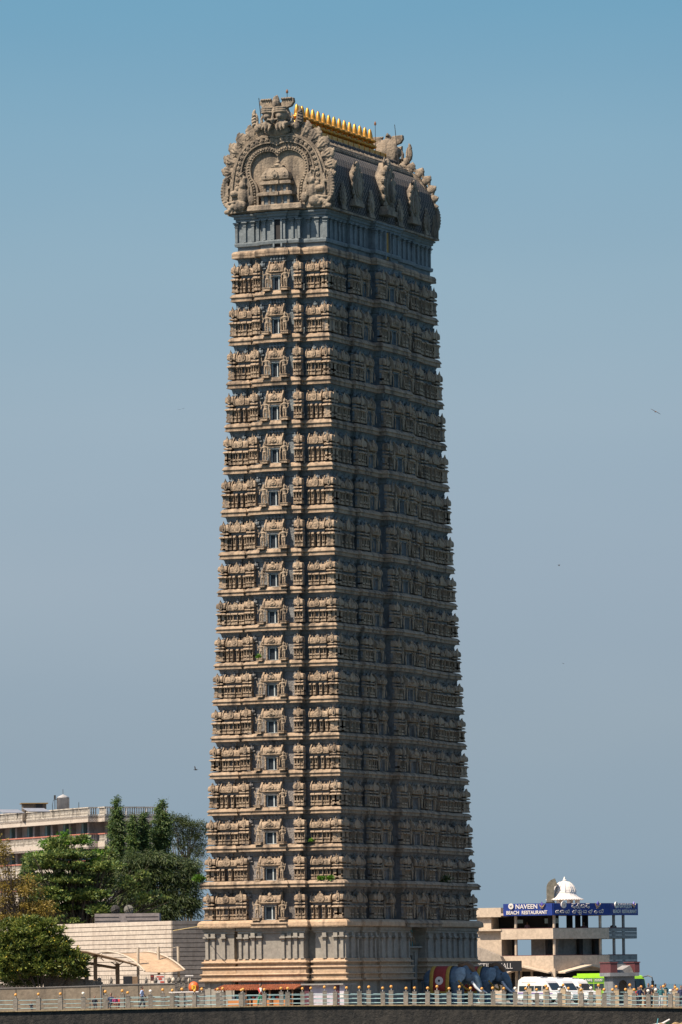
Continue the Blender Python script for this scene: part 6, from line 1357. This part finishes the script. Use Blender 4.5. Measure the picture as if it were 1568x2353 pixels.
a5 = crop(800, 3500, 2.529)
p = a5(617, 1300, 446); person((p.x, p.y, gz(p.x)), -1.2, 'walk', whitec, grn, 'woman in white top and green skirt with a red shawl walking before the tiled stall', None, 1.0, True)
q = MB(); q.tube([(-.2, -.05, 1.38), (0, -.13, 1.25), (.2, -.05, 1.0), (.1, .1, .9)], [.07, .09, .1, .08], 8); shw = q.build('shawl', redc, [o for o in COL.objects if o.name.startswith('person') and o.get('label', '').startswith('woman in white')][0])
for x, Y, rz, po_, s_, t_, lab, k in ((905, 455, .5, 'stand', navy, dk, 'person in navy in front of the coach, leftmost of the standing group', .95), (1042, 456, -.4, 'stand', dk, dk, 'person in black at the left of the standing pair', 1.08), (1078, 457, .6, 'stand', brown, dk, 'person in brown at the right of the standing pair', 1.0), (1152, 464, 2.8, 'stand', dk, navy, 'dark-haired person farther off beside the first cream post', 1.05), (1236, 453, .1, 'stand', tealc, whitec, 'person in teal top and pale trousers facing the railing', .98), (1303, 464, .8, 'stand', tealc, dk, 'person in dark teal behind the middle cream post', 1.1), (1455, 464, -.5, 'stand', brown, dk, 'person in brown behind the right-hand cream post', 1.05), (1552, 453, .2, 'stand', navy, dk, 'person in navy at the right edge of the photo', 1.0), (985, 458, .9, 'stand', dk, brown, 'person in black with brown trousers by the coach windscreen', .85), (880, 460, .3, 'stand', redc, dk, 'person in red standing under the coach front', .9)):
    p = aR8(x, 600, Y); person((p.x, p.y, gz(p.x)), rz, po_, s_, t_, lab, GC, k)

# =================================================================== BOAT AT THE FOOT OF THE WALL
p = aR8(940, 940, 436); bt = thing('fishing_boat', 'wooden fishing boat with pointed white and green prow below the sea wall at right', 'boat', (p.x + .8, 436.5, -3.0), 0)
zt = p.z + 3.0
q = MB(); rings = []
for x, hw_, dz in ((-3.6, .5, .1), (-2.2, .9, -.05), (0, 1.0, -.12), (2.0, .75, -.02), (3.2, .3, .2), (3.7, .03, .45)):
    rings.append([(x - 2.4, -hw_, zt - .35 + dz), (x - 2.4, -hw_ * .55, -.3), (x - 2.4, hw_ * .55, -.3), (x - 2.4, hw_, zt - .35 + dz), (x - 2.4, hw_ * .8, zt - .35 + dz), (x - 2.4, hw_ * .45, 0), (x - 2.4, -hw_ * .45, 0), (x - 2.4, -hw_ * .8, zt - .35 + dz)])
q.loft(rings); q.build('hull', plain('green_boat_paint', (.06, .2, .08), .5, 0, .3), bt)
q = MB(); q.tube([(x - 2.4, -hw_, zt - .3 + dz) for x, hw_, dz in ((-3.6, .5, .1), (-2.2, .9, -.05), (0, 1.0, -.12), (2.0, .75, -.02), (3.2, .3, .2), (3.72, .02, .48))], .07, 6); q.tube([(x - 2.4, hw_, zt - .3 + dz) for x, hw_, dz in ((-3.6, .5, .1), (-2.2, .9, -.05), (0, 1.0, -.12), (2.0, .75, -.02), (3.2, .3, .2), (3.72, .02, .48))], .07, 6); q.build('gunwale', M['white'], bt)
p = aR8(1340, 930, 436); b2 = thing('fishing_boat', 'boat loaded with a heap of tan nets at the bottom right corner', 'boat', (p.x, 436, -3.0)); zt = p.z + 3.0
q = MB(); q.loft([[(x, -hw_, zt - .5), (x, -hw_ * .5, -.3), (x, hw_ * .5, -.3), (x, hw_, zt - .5)] for x, hw_ in ((-2.2, .1), (-1.4, .8), (1.5, .9), (3, .5))]); q.build('hull', plain('blue_boat_paint', (.03, .07, .25), .5), b2)
nt_ = thing('fishing_net', 'heap of tan fishing nets piled in the boat at bottom right', 'net', (p.x, 436, zt - 3.5)); q = MB()
for k in range(26): q.ell((rng.uniform(-1.0, 2.2), rng.uniform(-.5, .5), rng.uniform(-.05, .3)), (rng.uniform(.25, .5), rng.uniform(.2, .4), rng.uniform(.12, .3)), 10, 7)
link('net_heap', remesh(q, .05, 'net_heap', [stone('tan_net', (.3, .2, .1), (.4, .28, .15), bs=12, bstr=1)], 2), nt_)
p = aR8(1165, 930, 435); pl_ = link('boat_pole', MB().tube([(0, 0, 0), (.45, 0, 2.0)], .04, 6).mesh('boat_pole', [M['teal']]), None, label='short slanting turquoise pole standing from the boat', category='pole'); e_ = aR8(1192, 880, 435); pl_.location = (e_.x - .45, 435, e_.z - 2.0)

# =================================================================== BIRDS
M['bird'] = plain('dark_feathers', (.02, .015, .014), .7); M['kite'] = plain('rufous_feathers', (.12, .04, .03), .7); M['kitehead'] = plain('cream_feathers', (.5, .42, .28), .7)
def bird(px, py, Y, span, roll, wing, label, mats=('bird', 'bird'), yaw=0.0, grp='birds in the sky'):
    p = at(px, py, Y); b_ = thing('bird', label, 'bird', p, 0, grp); b_.rotation_euler = (0, roll, yaw); s = span / 2
    q = MB(); q.tube([(0, -.34 * s, 0), (0, -.2 * s, .01), (0, 0, 0), (0, .25 * s, 0), (0, .42 * s, 0)], [.03 * s, .08 * s, .1 * s, .06 * s, .02 * s], 8); q.loft([[(-.04 * s, .3 * s, 0), (.04 * s, .3 * s, 0), (.04 * s, .3 * s, .02 * s), (-.04 * s, .3 * s, .02 * s)], [(-.13 * s, .62 * s, 0), (.13 * s, .62 * s, 0), (.13 * s, .62 * s, .01 * s), (-.13 * s, .62 * s, .01 * s)]]); q.build('body', M[mats[1]], b_, True)
    for sd, a in ((-1, wing[0]), (1, wing[1])):
        q = MB(); P_ = [(0, .24, .08), (.45, .26, .05), (.8, .2, .03), (1.0, .06, .015)]; rr = []
        for t, ch, th in P_:
            x = sd * t * s * math.cos(a * (1 - .25 * t)); z = t * s * math.sin(a * (1 - .25 * t)); yb = -.06 * s + .18 * s * max(0, t - .45)
            rr.append([(x, yb - ch * s * .4, z), (x, yb + ch * s * .6, z), (x, yb + ch * s * .6, z + th * s * .3), (x, yb - ch * s * .4, z + th * s * .5)])
        q.loft(rr); q.build('wing', M[mats[0]], b_)
    q = MB(); q.ell((0, -.38 * s, .02 * s), (.06 * s, .08 * s, .06 * s), 8, 6); q.build('head', M['kitehead' if mats[1] == 'kite' else mats[1]], b_, True)
bird(1507, 946, 600, 1.25, math.radians(27), (.06, .02), 'large reddish kite with wings spread wide, high at the right edge', ('kite', 'kite'), .2)
bird(450, 1769, 560, 1.0, .15, (1.0, .35), 'black bird with one wing raised low in the sky left of the tower', yaw=-1.15)
bird(1285, 1300, 600, .55, -.2, (.9, .7), 'small dark bird with raised wings right of the tower, the upper of two', yaw=1.0)
bird(1295, 1525, 600, .42, .1, (.4, .2), 'tiny dark bird right of the tower, the lower of two', yaw=.6)
bird(412, 941, 700, .5, .05, (.08, .05), 'tiny faint bird left of the tower, left one of the close pair', yaw=.1); bird(421, 939, 700, .5, -.12, (.08, .05), 'tiny faint bird left of the tower, right one of the close pair', yaw=.1)
# =================================================================== LIGHT
EL, AZ = math.radians(54), math.radians(56)       # sun: 56 deg left of straight behind the camera
sd = Vector((-math.sin(AZ) * math.cos(EL), -math.cos(AZ) * math.cos(EL), math.sin(EL)))
sl = bpy.data.lights.new('sun', 'SUN'); sl.energy = 5.0; sl.angle = math.radians(.5); sl.color = (1, .86, .7)
so = bpy.data.objects.new('sun', sl); COL.objects.link(so); so.rotation_euler = sd.to_track_quat('Z', 'Y').to_euler(); so.location = (-60, 380, 140)
w = bpy.data.worlds.new('World'); sc.world = w; w.use_nodes = True; nt = w.node_tree
bg = nt.nodes['Background']; EXPO = 0.85
sky = nt.nodes.new('ShaderNodeTexSky'); sky.sky_type = 'NISHITA'; sky.sun_disc = False; sky.sun_elevation = EL
sky.sun_rotation = math.atan2(sd.x, sd.y); sky.air_density = 1.0; sky.dust_density = 1.0; sky.ozone_density = 1.5
# haze band above the sea: a horizon gradient laid over the sky model by elevation
tc = nt.nodes.new('ShaderNodeTexCoord'); sx = nt.nodes.new('ShaderNodeSeparateXYZ'); nt.links.new(tc.outputs['Generated'], sx.inputs[0])
rp = nt.nodes.new('ShaderNodeValToRGB'); mr = nt.nodes.new('ShaderNodeMapRange'); mr.inputs[1].default_value = 0; mr.inputs[2].default_value = .2
nt.links.new(sx.outputs['Z'], mr.inputs[0]); nt.links.new(mr.outputs[0], rp.inputs['Fac'])
def lin(c): return tuple(((v / 255) / 12.92 if v / 255 <= .04045 else ((v / 255 + .055) / 1.055) ** 2.4) for v in c)
SKYS = .1
SKYK = 1.0 / (SKYS * 2 ** EXPO)
STOPS = [(0, (136, 160, 178)), (.1, (142, 163, 179)), (.22, (149, 167, 181)), (.36, (155, 173, 188)), (.5, (154, 176, 192)), (.62, (147, 176, 194)), (.74, (133, 171, 194)), (.85, (116, 164, 192)), (1, (102, 155, 187))]
els = rp.color_ramp.elements
for i, (p, c) in enumerate(STOPS):
    e = els[i] if i < 2 else els.new(p)
    e.position = p
for e, (p, c) in zip(sorted(els, key=lambda e: e.position), STOPS): e.color = tuple(v * SKYK * .1 for v in lin(c)) + (1,)
ml = nt.nodes.new('ShaderNodeMix'); ml.data_type = 'RGBA'; ml.blend_type = 'MULTIPLY'; ml.inputs[0].default_value = 1
nt.links.new(rp.outputs['Color'], ml.inputs[6]); ml.inputs[7].default_value = (10, 10, 10, 1)
m2 = nt.nodes.new('ShaderNodeMapRange'); m2.inputs[1].default_value = .2; m2.inputs[2].default_value = .5; nt.links.new(sx.outputs['Z'], m2.inputs[0])
mx = nt.nodes.new('ShaderNodeMix'); mx.data_type = 'RGBA'
nt.links.new(m2.outputs[0], mx.inputs[0])
hm = nt.nodes.new('ShaderNodeMapping'); hm.inputs['Scale'].default_value = (7, 7, 26); nt.links.new(tc.outputs['Generated'], hm.inputs['Vector'])      # faint uneven haze
hn = nt.nodes.new('ShaderNodeTexNoise'); hn.inputs['Scale'].default_value = 1.0; hn.inputs['Detail'].default_value = 3; nt.links.new(hm.outputs[0], hn.inputs['Vector'])
hr = nt.nodes.new('ShaderNodeValToRGB'); he = hr.color_ramp.elements; he[0].position = .3; he[1].position = .7; he[0].color = (.965, .975, .985, 1); he[1].color = (1.045, 1.03, 1.015, 1); nt.links.new(hn.outputs['Fac'], hr.inputs['Fac'])
hx = nt.nodes.new('ShaderNodeMix'); hx.data_type = 'RGBA'; hx.blend_type = 'MULTIPLY'; hx.inputs[0].default_value = 1; nt.links.new(ml.outputs[2], hx.inputs[6]); nt.links.new(hr.outputs[0], hx.inputs[7]); nt.links.new(hx.outputs[2], mx.inputs[6]); nt.links.new(sky.outputs['Color'], mx.inputs[7])
nt.links.new(mx.outputs[2], bg.inputs['Color']); bg.inputs['Strength'].default_value = SKYS
vs_ = sc.view_settings; sc.display_settings.display_device = 'sRGB'
vs_.view_transform = 'Standard'; vs_.look = 'None'; vs_.exposure = EXPO; vs_.gamma = 1; vs_.use_curve_mapping = False
sc.cycles.max_bounces = 5; sc.cycles.diffuse_bounces = 3; sc.cycles.transparent_max_bounces = 4
